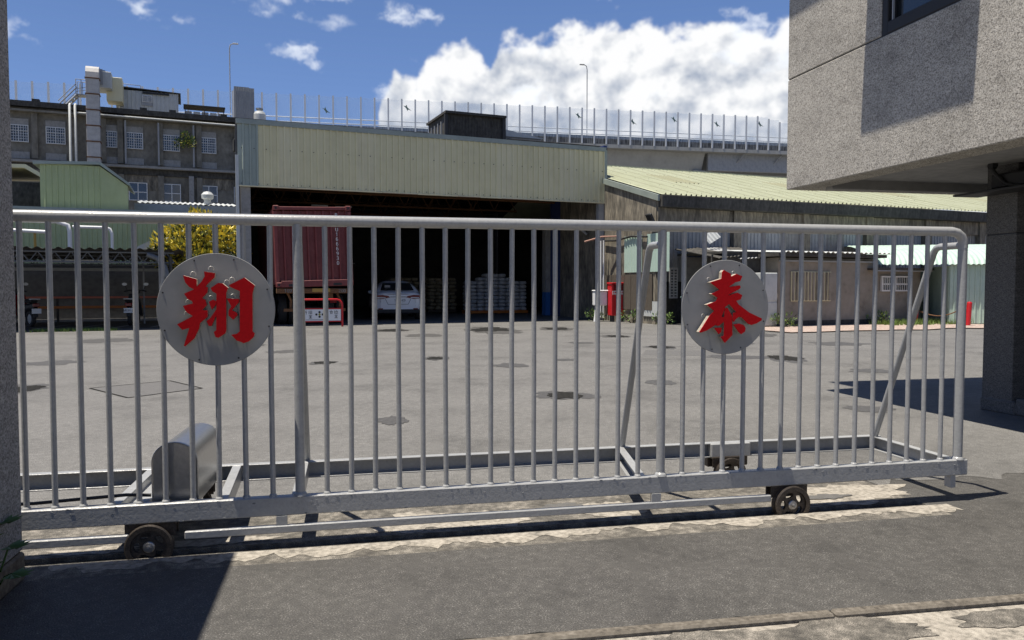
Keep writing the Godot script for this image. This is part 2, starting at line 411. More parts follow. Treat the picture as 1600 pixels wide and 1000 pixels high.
	M.barrier_glass.albedo_color.a = 0.10
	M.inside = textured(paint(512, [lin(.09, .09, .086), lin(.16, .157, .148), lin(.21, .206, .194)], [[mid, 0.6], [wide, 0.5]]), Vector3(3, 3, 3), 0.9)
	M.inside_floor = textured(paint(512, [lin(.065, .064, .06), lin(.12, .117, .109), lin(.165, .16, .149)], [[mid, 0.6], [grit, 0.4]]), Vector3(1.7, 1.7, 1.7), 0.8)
	M.blue_dark = plain(lin(.03, .05, .16), 0.8)
	M.blue = plain(lin(.03, .13, .36), 0.6)
	M.wine = textured(paint(512, [lin(.11, .021, .019), lin(.17, .033, .031), lin(.20, .044, .041), lin(.25, .09, .07)], [[mid, 0.5], [wide, 0.5], [grit, 0.15]]), Vector3(1.7, 3, 1.7), 0.55, null, 1.0, false)
	M.rust_yellow = plain(lin(.42, .27, .06), 0.7)
	M.rust = textured(paint(512, [lin(.05, .025, .012), lin(.16, .075, .03), lin(.26, .14, .06)], [[mid, 0.8], [fine, 0.4]]), Vector3(0.7, 0.7, 0.7), 0.85)
	M.old_pipe = plain(lin(.36, .20, .15), 0.7)
	M.orange = plain(lin(.55, .17, .03), 0.55)
	M.salmon = plain(lin(.60, .17, .10), 0.55)
	M.red = plain(lin(.50, .012, .018), 0.4)
	M.red_lamp = plain(lin(.16, .008, .012), 0.2)
	M.car = plain(lin(.78, .79, .80), 0.25)
	M.car.clearcoat_enabled = true
	M.sack_white = textured(paint(512, [lin(.38, .385, .39), lin(.55, .555, .56), lin(.65, .65, .65)], [[mid, 0.6], [fine, 0.3]]), Vector3(0.7, 0.7, 0.7), 0.8)
	M.sack_brown = textured(paint(512, [lin(.16, .125, .075), lin(.32, .265, .17), lin(.42, .355, .24)], [[mid, 0.6], [fine, 0.3]]), Vector3(0.7, 0.7, 0.7), 0.9)
	M.stripe = plain(lin(.34, .33, .31), 0.8)
	M.pink_paving = textured(paint(512, [lin(.14, .11, .09), lin(.32, .24, .20), lin(.42, .34, .29), lin(.52, .46, .40)], [[mid, 0.8], [grit, 0.5], [wide, 0.5]]), Vector3(1.1, 1.1, 1.1), 0.9)
	M.bin_green = plain(lin(.12, .19, .17), 0.5)
	M.leaf_yellow = plain(lin(.70, .56, .06), 0.45)
	M.leaf_lime = plain(lin(.34, .33, .05), 0.45)
	M.leaf_dark = plain(lin(.035, .055, .018), 0.5)
	M.leaf_green = plain(lin(.06, .12, .03), 0.5)
	M.leaf_grass = plain(lin(.12, .19, .035), 0.6)
	for k in ["leaf_yellow", "leaf_lime", "leaf_dark", "leaf_green", "leaf_grass"]:
		M[k].backlight_enabled = true
		M[k].backlight = Color(M[k].albedo_color.r * 0.5, M[k].albedo_color.g * 0.5, M[k].albedo_color.b * 0.5)
	M.wood = textured(paint(512, [lin(.05, .04, .03), lin(.09, .075, .058), lin(.13, .11, .085)], [[mid, 0.7], [grit, 0.3]]), Vector3(0.6, 4, 0.6), 0.9)

# ------------------------------------------------------------------ sky: air and clouds by direction
func make_sky() -> PanoramaSkyMaterial:
	var w := 4096
	var h := 2048
	var big := FastNoiseLite.new()
	big.seed = 11; big.frequency = 0.0075; big.fractal_octaves = 6; big.fractal_gain = 0.55
	var bil := FastNoiseLite.new()
	bil.seed = 23; bil.frequency = 0.016; bil.fractal_octaves = 5; bil.fractal_gain = 0.55; bil.noise_type = FastNoiseLite.TYPE_SIMPLEX_SMOOTH
	var wis := FastNoiseLite.new()
	wis.seed = 5; wis.frequency = 0.011; wis.fractal_octaves = 6; wis.fractal_gain = 0.6; wis.domain_warp_enabled = true; wis.domain_warp_amplitude = 22.0; wis.domain_warp_frequency = 0.012
	# the cumulus bank: top elevation in degrees by azimuth (0 = straight ahead, + to the east)
	var prof := [[-60.0, 0.0], [-12.5, 0.0], [-10.6, 5.2], [-9.6, 13.4], [-8.6, 15.4], [-7.0, 14.1], [-6.2, 15.8], [-3.4, 17.0], [-1.6, 15.9], [-1.0, 17.6], [2.0, 18.1], [7.0, 18.8], [9.0, 18.4], [14.0, 17.7], [17.5, 17.4], [20.0, 18.4], [27.0, 19.7], [34.0, 17.0], [42.0, 12.0], [50.0, 3.0], [54.0, 0.0], [80.0, 0.0]]
	var d := PackedByteArray()
	d.resize(w * h * 3)
	var low := lin(.225, .38, .72)
	var high := lin(.042, .092, .255)
	var rows := h / 2
	for y in h:
		var el := 90.0 - (y + 0.5) / h * 180.0
		var t := pow(clampf(1.0 - sin(deg_to_rad(maxf(el, 0.0))), 0, 1), 2.6)
		var air := high.lerp(low, t)
		if el < -0.3:
			var gcol := lin(.22, .215, .205).linear_to_srgb()
			for xg in w:
				var jg := (y * w + xg) * 3
				d[jg] = int(gcol.r * 255); d[jg + 1] = int(gcol.g * 255); d[jg + 2] = int(gcol.b * 255)
			continue
		var asr := air.linear_to_srgb()
		var ar := int(asr.r * 255); var ag := int(asr.g * 255); var ab := int(asr.b * 255)
		var step := 1 if el < 45.0 else 2
		var pi := 0
		for x in range(0, w, step):
			var az := fposmod((x + 0.5) / w * 360.0 + 180.0, 360.0) - 180.0
			var j := (y * w + x) * 3
			var r := ar; var g := ag; var b := ab
			var c := air
			var hit := false
			# cumulus bank
			if az > -14.0 and az < 56.0 and el < 25.0:
				pi = 0
				while pi < prof.size() - 2 and prof[pi + 1][0] < az:
					pi += 1
				var f: float = (az - prof[pi][0]) / (prof[pi + 1][0] - prof[pi][0])
				var top: float = lerpf(prof[pi][1], prof[pi + 1][1], f)
				var nb := bil.get_noise_2d(az * 14.0, el * 17.0)
				var depth: float = (top - el) + nb * 1.7
				if depth > -0.5:
					var dens := smoothstep(-0.3, 0.6, depth)
					var shade := big.get_noise_2d(az * 9.0 + 300.0, el * 14.0)
					var under := bil.get_noise_2d(az * 14.0 + 9.0, el * 17.0 - 11.0)
					var broad := big.get_noise_2d(az * 3.2 - 120.0, el * 6.0 + 50.0)
					var lit := clampf(0.66 + (nb - under) * 1.1 + shade * 0.35 + broad * 0.9 - smoothstep(1.5, 9.0, depth) * 0.3 + smoothstep(2.2, 0.2, depth) * 0.2, 0, 1)
					var cl := lin(.34, .385, .47).lerp(lin(.80, .805, .81), lit)
					c = c.lerp(cl, dens); hit = true
			elif absf(az) > 40.0 and el < 30.0:      # unseen banks round the horizon, added to lift and whiten the ambient light
				var top2 := 8.0 + 14.0 * big.get_noise_1d(az * 4.0 + 900.0)
				if absf(az) < 60.0:
					top2 *= (absf(az) - 40.0) / 20.0
				var nb2 := bil.get_noise_2d(az * 14.0, el * 17.0)
				var depth2: float = (top2 - el) + nb2 * 2.3
				if depth2 > -0.5:
					var lit2 := clampf(0.6 + nb2 * 0.6 + big.get_noise_2d(az * 9.0 + 300.0, el * 14.0) * 0.85, 0, 1)
					c = c.lerp(lin(.36, .405, .49).lerp(lin(.74, .75, .76), lit2), smoothstep(-0.35, 0.75, depth2)); hit = true
			# loose clouds: small ones low down, an added, unseen broken layer higher up for ambient light
			if el < 84.0:
				var k := 0.0
				if el > 27.0:
					var cot := 1.0 / tan(deg_to_rad(el))
					var cov2 := wis.get_noise_2d(sin(deg_to_rad(az)) * cot * 60.0 + 70.0, cos(deg_to_rad(az)) * cot * 60.0)
					k = smoothstep(0.15, 0.55, cov2) * 0.7
				if el < 27.0:
					var cov := wis.get_noise_2d(az * 8.5, el * 16.0)
					k = maxf(k, smoothstep(0.27, 0.62, cov) * 0.7)
					if az > -40.0 and az < -31.0:
						k = maxf(k, smoothstep(0.0, 0.45, cov + 0.35 - absf(el - 15.2) * 0.36 - absf(az + 35.6) * 0.05) * 0.8)
					if az > -22.5 and az < -15.5:
						k = maxf(k, smoothstep(0.0, 0.5, cov + 0.33 - absf(el - 19.4) * 0.2 - absf(az + 19.2) * 0.12) * 0.75)
					if az > -15.0 and az < -10.0:
						k = maxf(k, smoothstep(0.0, 0.5, cov + 0.25 - absf(el - 18.2) * 0.4 - absf(az + 12.8) * 0.22) * 0.6)
				if k > 0.01:
					c = c.lerp(lin(.70, .715, .735) if el > 23.0 else lin(.80, .84, .90), k); hit = true
			if hit:
				var s := c.linear_to_srgb()
				r = int(clampf(s.r, 0, 1) * 255); g = int(clampf(s.g, 0, 1) * 255); b = int(clampf(s.b, 0, 1) * 255)
			for q in step:
				d[j + q * 3] = r; d[j + q * 3 + 1] = g; d[j + q * 3 + 2] = b
	var m := PanoramaSkyMaterial.new()
	m.panorama = ImageTexture.create_from_image(Image.create_from_data(w, h, false, Image.FORMAT_RGB8, d))
	return m

func _ready() -> void:
	rng.seed = 20240611
	var cam := Camera3D.new()
	cam.name = "camera"
	cam.position = Vector3(0, 1.23, 0)
	cam.rotation.x = -atan(52.0 / 1200.0)
	cam.fov = rad_to_deg(2.0 * atan(500.0 / 1200.0))
	cam.near = 0.05; cam.far = 1500.0
	add_child(cam); cam.current = true
	var env := Environment.new()
	env.background_mode = Environment.BG_SKY
	env.tonemap_mode = Environment.TONE_MAPPER_LINEAR
	env.tonemap_exposure = 1.5
	env.background_energy_multiplier = 0.83
	env.sdfgi_enabled = true; env.ssao_enabled = true; env.ssil_enabled = true
	var sky := Sky.new()
	sky.sky_material = make_sky()
	env.sky = sky
	var we := WorldEnvironment.new()
	we.name = "daylight"; we.environment = env; add_child(we)
	var sun := DirectionalLight3D.new()
	sun.name = "sun"
	sun.light_energy = 1.58
	sun.light_color = Color(1.0, 0.965, 0.91)
	sun.light_angular_distance = 0.5
	sun.shadow_enabled = true
	add_child(sun)
	sun.look_at_from_position(Vector3(-2.5, 10, 1.05), Vector3.ZERO, Vector3.FORWARD)
	make_materials()
	build_ground()
	build_near_buildings()
	build_viaduct()
	build_old_factory()
	build_warehouse()
	build_long_shed()
	build_carport()
	build_vehicles()
	build_stores()
	build_gate()
	build_plants()

# ------------------------------------------------------------------ ground
func gate_frame() -> Transform3D:
	return Transform3D(Basis(Vector3.UP, GATE_TURN), Vector3(GATE_AT.x, 0, GATE_AT.z))

# sheet in the gate's own axes: u along the gate, v away behind it
func slab(s: Shape, u0: float, u1: float, v0: float, v1: float, y: float, cut := 1.0) -> void:
	var x := gate_frame()
	s.quad(x * Vector3(u0, y, -v0), x * Vector3(u1, y, -v0), x * Vector3(u1, y, -v1), x * Vector3(u0, y, -v1), Vector3.UP)

func ragged(s: Shape, edge_u0: float, edge_u1: float, v_in: float, v_out: float, wobble: float, y: float, nz: FastNoiseLite, n := 90) -> void:
	var x := gate_frame()
	for i in n:
		var ua := lerpf(edge_u0, edge_u1, float(i) / n)
		var ub := lerpf(edge_u0, edge_u1, float(i + 1) / n)
		var va := v_out + nz.get_noise_1d(ua * 90.0) * wobble
		var vb := v_out + nz.get_noise_1d(ub * 90.0) * wobble
		s.quad(x * Vector3(ua, y, -v_in), x * Vector3(ub, y, -v_in), x * Vector3(ub, y, -vb), x * Vector3(ua, y, -va), Vector3.UP)

func blot(s: Shape, c: Vector3, rx: float, rz: float, y: float, sd: int, turn := 0.0) -> void:
	var nz := FastNoiseLite.new()
	nz.seed = sd; nz.frequency = 0.6; nz.fractal_octaves = 4
	blots += 1
	y += (blots % 30) * 0.00008      # no two marks lie in one plane
	var p := []
	for i in 48:
		var a := TAU * i / 48
		var k := 1.0 + 0.55 * nz.get_noise_2d(cos(a) * 2.0, sin(a) * 2.0) + rng.randf_range(-0.05, 0.05)
		p.append(Vector3(c.x, y, c.z) + Basis(Vector3.UP, turn) * Vector3(cos(a) * rx * k, 0, sin(a) * rz * k))
	for i in 48:
		s.flat(Vector3(c.x, y, c.z), p[i], p[(i + 1) % 48], Vector3.UP)

func build_ground() -> void:
	var nz := FastNoiseLite.new()
	nz.seed = 77; nz.frequency = 0.05; nz.fractal_octaves = 5
	# road in front of the gate and, behind the gate, the first metres of the yard
	var s := Shape.new()
	slab(s, -300, 300, -300, -0.235, 0)
	slab(s, 4.08, 300, -0.235, 0.86, 0)
	slab(s, -300, -3.0, -0.235, 0.86, 0)
	setting("road", s, M.asphalt)
	var s2 := Shape.new()
	slab(s2, -300, 300, 0.86, 600, 0)
	ragged(s2, 4.1, 30.0, 0.86, 0.42, 0.16, 0.002, nz, 300)
	var g := setting("ground", s2, M.yard)
	# concrete track bed with two sunk grooves for the gate wheels
	var bed := Shape.new()
	var x := gate_frame()
	slab(bed, -3.0, 4.08, 0.045, 0.68, 0.0)
	slab(bed, -3.0, 4.08, 0.77, 0.86, 0.0)
	for v in [0.0, 0.725]:
		bed.quad(x * Vector3(-3, -0.05, -(v - 0.045)), x * Vector3(4.08, -0.05, -(v - 0.045)), x * Vector3(4.08, -0.05, -(v + 0.045)), x * Vector3(-3, -0.05, -(v + 0.045)), Vector3.UP)
		for sg in [-1.0, 1.0]:
			bed.quad(x * Vector3(-3, -0.05, -(v + sg * 0.045)), x * Vector3(4.08, -0.05, -(v + sg * 0.045)), x * Vector3(4.08, 0.0, -(v + sg * 0.045)), x * Vector3(-3, 0.0, -(v + sg * 0.045)), x.basis * Vector3(0, 0, sg))
		bed.quad(x * Vector3(4.08, -0.05, -(v - 0.045)), x * Vector3(4.08, -0.05, -(v + 0.045)), x * Vector3(4.08, 0, -(v + 0.045)), x * Vector3(4.08, 0, -(v - 0.045)), x.basis * Vector3(-1, 0, 0))
	var bed_o := setting("track_bed", bed, M.apron)
	var lip := Shape.new()
	slab(lip, -3.0, 4.08, -0.235, -0.045, 0.0)
	var lip_o := put(lip, "concrete_lip", M.apron, bed_o)
	# pale worn concrete showing through along the lip and in patches of the bed
	var bare := Shape.new()
	ragged(bare, -0.4, 4.2, -0.06, -0.15, 0.13, 0.002, nz, 160)
	ragged(bare, 0.6, 4.02, 0.78, 0.86, 0.05, 0.002, nz, 120)
	put(bare, "bare_concrete", M.pale, bed_o)
	var spots := Shape.new()
	for p in [[1.25, 0.24, 0.26, 0.16], [1.62, 0.2, 0.2, 0.13], [2.3, 0.22, 0.17, 0.15], [3.75, 0.26, 0.42, 0.2], [3.5, 0.18, 0.2, 0.1], [0.25, 0.12, 0.3, 0.05], [-0.25, 0.1, 0.2, 0.05]]:
		blot(spots, x * Vector3(p[0], 0, -p[1]), p[2], p[3], 0.002, int(p[0] * 100) + 7, GATE_TURN)
	put(spots, "bare_concrete", M.pale, bed_o)
	var oily := Shape.new()
	for p in [[3.62, 0.2, 0.13, 0.05], [2.05, 0.33, 0.14, 0.07]]:
		blot(oily, x * Vector3(p[0], 0, -p[1]), p[2], p[3], 0.0065, int(p[0] * 100) + 3, GATE_TURN)
	put(oily, "dark_residue", M.patch, bed_o)
	for v in [0.0, 0.725]:
		var rl := Shape.new()
		rl.box(Vector3(0.54, -0.044, -v), Vector3(7.05, 0.012, 0.02), 0.003, x)
		put(rl, "wheel_track", M.rail_steel, bed_o)
	# drain kerb and old concrete paving nearer the street
	var kx := Transform3D(Basis(Vector3.UP, 0.176), Vector3(0.70, 0, -2.715))
	var kerb := Shape.new()
	for i in 8:
		var u := -6.3 + i * 1.7
		var kk := kx * Transform3D(Basis.IDENTITY, Vector3(u + 0.85, 0, 0))
		kerb.box(Vector3(0, 0.002, 0), Vector3(1.694, 0.05, 0.05), 0.008, kk * Transform3D(Basis(Vector3.UP, rng.randf_range(-0.004, 0.004)), Vector3(0, rng.randf_range(-0.003, 0.003), rng.randf_range(-0.003, 0.003))))
	setting("kerb", kerb, M.kerb)
	var gutter := Shape.new()
	var nz2 := FastNoiseLite.new()
	nz2.seed = 3; nz2.frequency = 0.5; nz2.fractal_octaves = 3
	for i in 240:
		var ua := -6.0 + i * 0.05
		var ub := ua + 0.05
		gutter.quad(kx * Vector3(ua, 0.0045, -0.034), kx * Vector3(ub, 0.0045, -0.034), kx * Vector3(ub, 0.0045, -0.044 - absf(nz2.get_noise_1d(ub * 8)) * 0.05), kx * Vector3(ua, 0.0045, -0.044 - absf(nz2.get_noise_1d(ua * 8)) * 0.05), Vector3.UP)
	setting("gutter", gutter, M.oil)
	var pave := Shape.new()
	pave.quad(kx * Vector3(-8, 0.006, 0.03), kx * Vector3(9, 0.006, 0.03), kx * Vector3(9, 0.006, 5), kx * Vector3(-8, 0.006, 5), Vector3.UP)
	var pv := setting("pavement", pave, M.pale)
	var worn := Shape.new()
	for p in [[0.5, 0.13, 0.34, 0.1], [0.05, 0.2, 0.3, 0.16], [1.15, 0.12, 0.2, 0.07], [-0.6, 0.25, 0.4, 0.2], [1.7, 0.3, 0.3, 0.1]]:
		blot(worn, kx * Vector3(p[0], 0, p[1]), p[2], p[3], 0.008, int(p[0] * 50) + 90, 0.176)
	put(worn, "worn_patch", M.apron, pv)
	# oil drips, damp marks and asphalt repairs in the yard
	var damp := Shape.new()
	var oil := Shape.new()
	for p in [[.558, -8.645, .27, .36, 1], [.78, -8.6, .2, .2, 0], [-7.45, -12.37, .4, .4, 0], [-3.07, -12.37, .22, .3, 1], [-1.32, -13.15, .22, .35, 1], [-.05, -11.97, .27, .28, 0], [-1.11, -7.02, .14, .22, 0], [-.64, -22.0, .7, 1.5, 1], [-.2, -20.6, .5, .8, 0], [1.3, -22.4, .5, .9, 1], [4.67, -13.15, .34, .65, 1], [3.9, -13.4, .55, .4, 0], [3.0, -15.6, .3, .45, 1], [-5.95, -9.19, .33, .42, 1], [1.89, -9.8, .18, .27, 0], [-4.3, -14.5, .3, .35, 0], [-5.9, -16.2, .6, .6, 0], [2.6, -19.0, .35, .5, 1], [-2.2, -19.5, .5, .6, 0], [5.3, -11.2, .3, .3, 0], [7.1, -16.5, .6, .5, 0], [1.5, -16.8, .25, .3, 0], [-9.2, -17.5, .6, .7, 0], [3.6, -7.7, .22, .2, 0], [4.9, -17.0, .4, .6, 0], [-3.4, -21.6, .5, .8, 1], [6.2, -19.6, .6, .7, 0], [.9, -12.9, .2, .2, 0]]:
		blot(damp, Vector3(p[0], 0, p[1]), p[2], p[3], 0.002, int(p[0] * 31 + p[1] * 17) + 500, rng.randf_range(-.2, .2))
		if p[4] == 1:
			blot(oil, Vector3(p[0] + .03, 0, p[1]), p[2] * 0.72, p[3] * 0.72, 0.0062, int(p[0] * 13 + p[1] * 7) + 900)
	put(damp, "damp_mark", M.damp, g)
	put(oil, "oil_stain", M.oil, g)
	var rep := Shape.new()
	rep.quad(Vector3(-5.11, .0018, -9.25), Vector3(-4.25, .0018, -8.45), Vector3(-3.75, .0018, -9.25), Vector3(-4.48, .0018, -10.0), Vector3.UP)
	rep.quad(Vector3(2.6, .0018, -14.9), Vector3(3.9, .0018, -14.75), Vector3(3.75, .0018, -13.55), Vector3(2.35, .0018, -13.8), Vector3.UP)
	put(rep, "asphalt_repair", M.patch, g)
	var seam := Shape.new()
	for q in [[Vector3(-5.11, 0, -9.25), Vector3(-4.25, 0, -8.45)], [Vector3(-4.25, 0, -8.45), Vector3(-3.75, 0, -9.25)], [Vector3(-3.75, 0, -9.25), Vector3(-4.48, 0, -10.0)], [Vector3(-4.48, 0, -10.0), Vector3(-5.11, 0, -9.25)]]:
		var dd: Vector3 = (q[1] - q[0]).normalized().cross(Vector3.UP) * 0.014
		seam.quad(q[0] + dd + Vector3(0, .0045, 0), q[1] + dd + Vector3(0, .0045, 0), q[1] - dd + Vector3(0, .0045, 0), q[0] - dd + Vector3(0, .0045, 0), Vector3.UP)
	put(seam, "tar_seam", M.oil, g)
	# painted parking bays under the carport and worn paving by the huts
	for i in 7:
		var st := Shape.new()
		var a0 := yard(-7.6 + i * 1.02, 0.013, 0.7)
		var a1 := yard(-7.0 + i * 1.02, 0.013, 3.4)
		var sd := (a1 - a0).normalized().cross(Vector3.UP) * 0.05
		st.quad(a0 + sd, a1 + sd, a1 - sd, a0 - sd, Vector3.UP)
		put(st, "parking_line", M.stripe, g)
	var bays := Shape.new()
	bays.quad(yard(-12, 0.009, 0.6), yard(-0.2, 0.009, 0.6), yard(-0.2, 0.009, 8), yard(-12, 0.009, 8), Vector3.UP)
	put(bays, "carport_pavement", M.damp, g)
	var pink := Shape.new()
	var nz3 := FastNoiseLite.new()
	nz3.seed = 9; nz3.frequency = 0.6
	for i in 60:
		var a2 := 13.2 + i * 0.32
		var b2 := a2 + 0.32
		pink.quad(yard(a2, 0.03, -9.0 + nz3.get_noise_1d(a2) * 0.4 - (a2 - 13.2) * 0.06), yard(b2, 0.03, -9.0 + nz3.get_noise_1d(b2) * 0.4 - (b2 - 13.2) * 0.06), yard(b2, 0.03, -6.4), yard(a2, 0.03, -6.4), Vector3.UP)
	setting("footpath", pink, M.pink_paving)

# ------------------------------------------------------------------ near buildings
func build_near_buildings() -> void:
	# pebble-dashed wall the gate slides behind
	var w := thing("gate_pillar", "tall dark grey pebble-dashed pillar the gate slides behind", "pillar", Vector3(-2.053, 0, -3.183), GATE_TURN)
	boxpart("shaft", Vector3(-0.45, 1.62, 1.1), Vector3(0.9, 3.0, 2.2), M.pebble_grey, w, 0.012)
	var ft := Shape.new()
	ft.box(Vector3(-0.45, 0.06, 1.1), Vector3(0.91, 0.12, 2.21), 0.01)
	put(ft, "footing", M.kerb, w)
	# office block with a cantilevered upper floor; local x into the building, z towards the street
	var o := thing("office_building", "pebble-dashed office building with jutting upper floor and dark window", "building", Vector3(3.147, 0, -8.87), GATE_TURN)
	var H0 := 2.34
	var J := 3.58
	# upper floor skin built round the window opening (z 1.56 to 2.9, from 3.58 to 5.0)
	var sk := Shape.new()
	sk.box(Vector3(0.15, (H0 + J - 0.006) / 2, 4.5), Vector3(0.3, J - 0.006 - H0, 9.0), 0.008)
	sk.box(Vector3(0.15, (J + 0.006 + 5.0) / 2, 0.78), Vector3(0.3, 5.0 - J - 0.006, 1.56), 0.008)
	sk.box(Vector3(0.15, (J + 0.006 + 5.0) / 2, 5.95), Vector3(0.3, 5.0 - J - 0.006, 6.1), 0.008)
	sk.box(Vector3(0.15, 6.0, 4.5), Vector3(0.3, 1.994, 9.0), 0.008)
	sk.box(Vector3(4.3, 4.65, 0.15), Vector3(8.0, 4.62, 0.3), 0.008)
	put(sk, "wall", M.pebble, o)
	boxpart("joint", Vector3(0.152, J, 4.5), Vector3(0.28, 0.02, 8.98), M.dark, o)
	var sf := Shape.new()
	sf.box(Vector3(4.15, H0 + 0.16, 4.65), Vector3(7.69, 0.18, 8.69))
	put(sf, "soffit", M.soffit, o)
	var bm := Shape.new()
	bm.box(Vector3(4.15, H0 + 0.02, 0.36), Vector3(7.69, 0.1, 0.12))
	put(bm, "edge_beam", M.soffit, o)
	boxpart("roof", Vector3(3.85, 7.09, 4.4), Vector3(9.17, 0.16, 9.7), M.old_pale, o)
	boxpart("rear_wall", Vector3(8.15, 3.4, 4.5), Vector3(0.3, 6.8, 9.0), M.pebble, o)
	boxpart("inner_floor", Vector3(4.15, J - 0.2, 4.65), Vector3(7.6, 0.1, 8.6), M.soffit, o)
	# window
	var wd := Shape.new()
	for q in [[Vector3(0.06, 4.29, 1.6), Vector3(0.1, 1.42, 0.08)], [Vector3(0.06, 4.29, 2.86), Vector3(0.1, 1.42, 0.08)], [Vector3(0.06, 3.64, 2.23), Vector3(0.11, 0.11, 1.18)], [Vector3(0.06, 4.95, 2.23), Vector3(0.11, 0.1, 1.18)]]:
		wd.box(q[0], q[1], 0.006)
	var wf := put(wd, "window", M.black, o)
	for z in [1.93, 2.53]:
		var pn := Shape.new()
		pn.box(Vector3(0.10, 4.3, z), Vector3(0.01, 1.2, 0.56))
		put(pn, "pane", M.pane, wf)
	boxpart("mullion", Vector3(0.075, 4.3, 2.23), Vector3(0.06, 1.2, 0.045), M.black, wf)
	boxpart("bright_edge", Vector3(0.05, 4.3, 1.665), Vector3(0.02, 1.2, 0.014), M.wire, wf)
	# projecting canopy box above the window, out of the photograph but throwing the shade round it
	boxpart("canopy", Vector3(-0.302, 5.05, 2.11), Vector3(0.624, 0.1, 1.39), M.pebble, o, 0.01)
	# ground floor
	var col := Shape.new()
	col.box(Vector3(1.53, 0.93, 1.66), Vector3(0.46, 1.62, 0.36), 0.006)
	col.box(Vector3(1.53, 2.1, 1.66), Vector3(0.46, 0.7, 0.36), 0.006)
	put(col, "column", M.shaded_stone, o)
	boxpart("joint", Vector3(1.53, 1.745, 1.66), Vector3(0.44, 0.016, 0.34), M.dark, o)
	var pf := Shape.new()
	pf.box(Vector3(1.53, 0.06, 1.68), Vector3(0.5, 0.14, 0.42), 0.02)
	put(pf, "footing", M.shaded_stone, o)
	boxpart("shop_wall", Vector3(4.9, 1.2, 5.2), Vector3(6.5, 2.4, 6.6), M.inside, o)
	boxpart("sill", Vector3(1.45, 0.08, 2.75), Vector3(0.3, 0.16, 1.75), M.shaded_stone, o, 0.015)
	var df := Shape.new()
	for z in [1.95, 2.05, 2.6, 3.3]:
		df.box(Vector3(1.55, 1.15, z), Vector3(0.07, 2.0, 0.05), 0.004)
	for h in [2.12, 1.75, 1.0, 0.2]:
		df.box(Vector3(1.55, h, 2.7), Vector3(0.06, 0.05, 1.3), 0.004)
	var door := put(df, "door", M.gate_dark, o)
	boxpart("pane", Vector3(1.58, 1.15, 2.7), Vector3(0.012, 1.95, 1.3), M.pane, door)
	var sh := Shape.new()
	sh.box(Vector3(1.3, 2.24, 2.6), Vector3(0.26, 0.15, 1.9), 0.02)
	sh.box(Vector3(1.17, 2.14, 2.1), Vector3(0.3, 0.02, 1.5), 0.004)
	put(sh, "shutter_box", M.black, o)
	var cb := Shape.new()
	cb.tube([Vector3(1.12, 2.42, 1.72), Vector3(1.12, 2.36, 1.72), Vector3(1.14, 2.3, 1.75), Vector3(1.16, 2.2, 1.85), Vector3(1.17, 2.15, 2.05)], 0.02, 6)
	cb.tube([Vector3(1.10, 2.39, 1.72), Vector3(1.16, 2.39, 1.72)], 0.035, 8)
	put(cb, "cable", M.black, o)

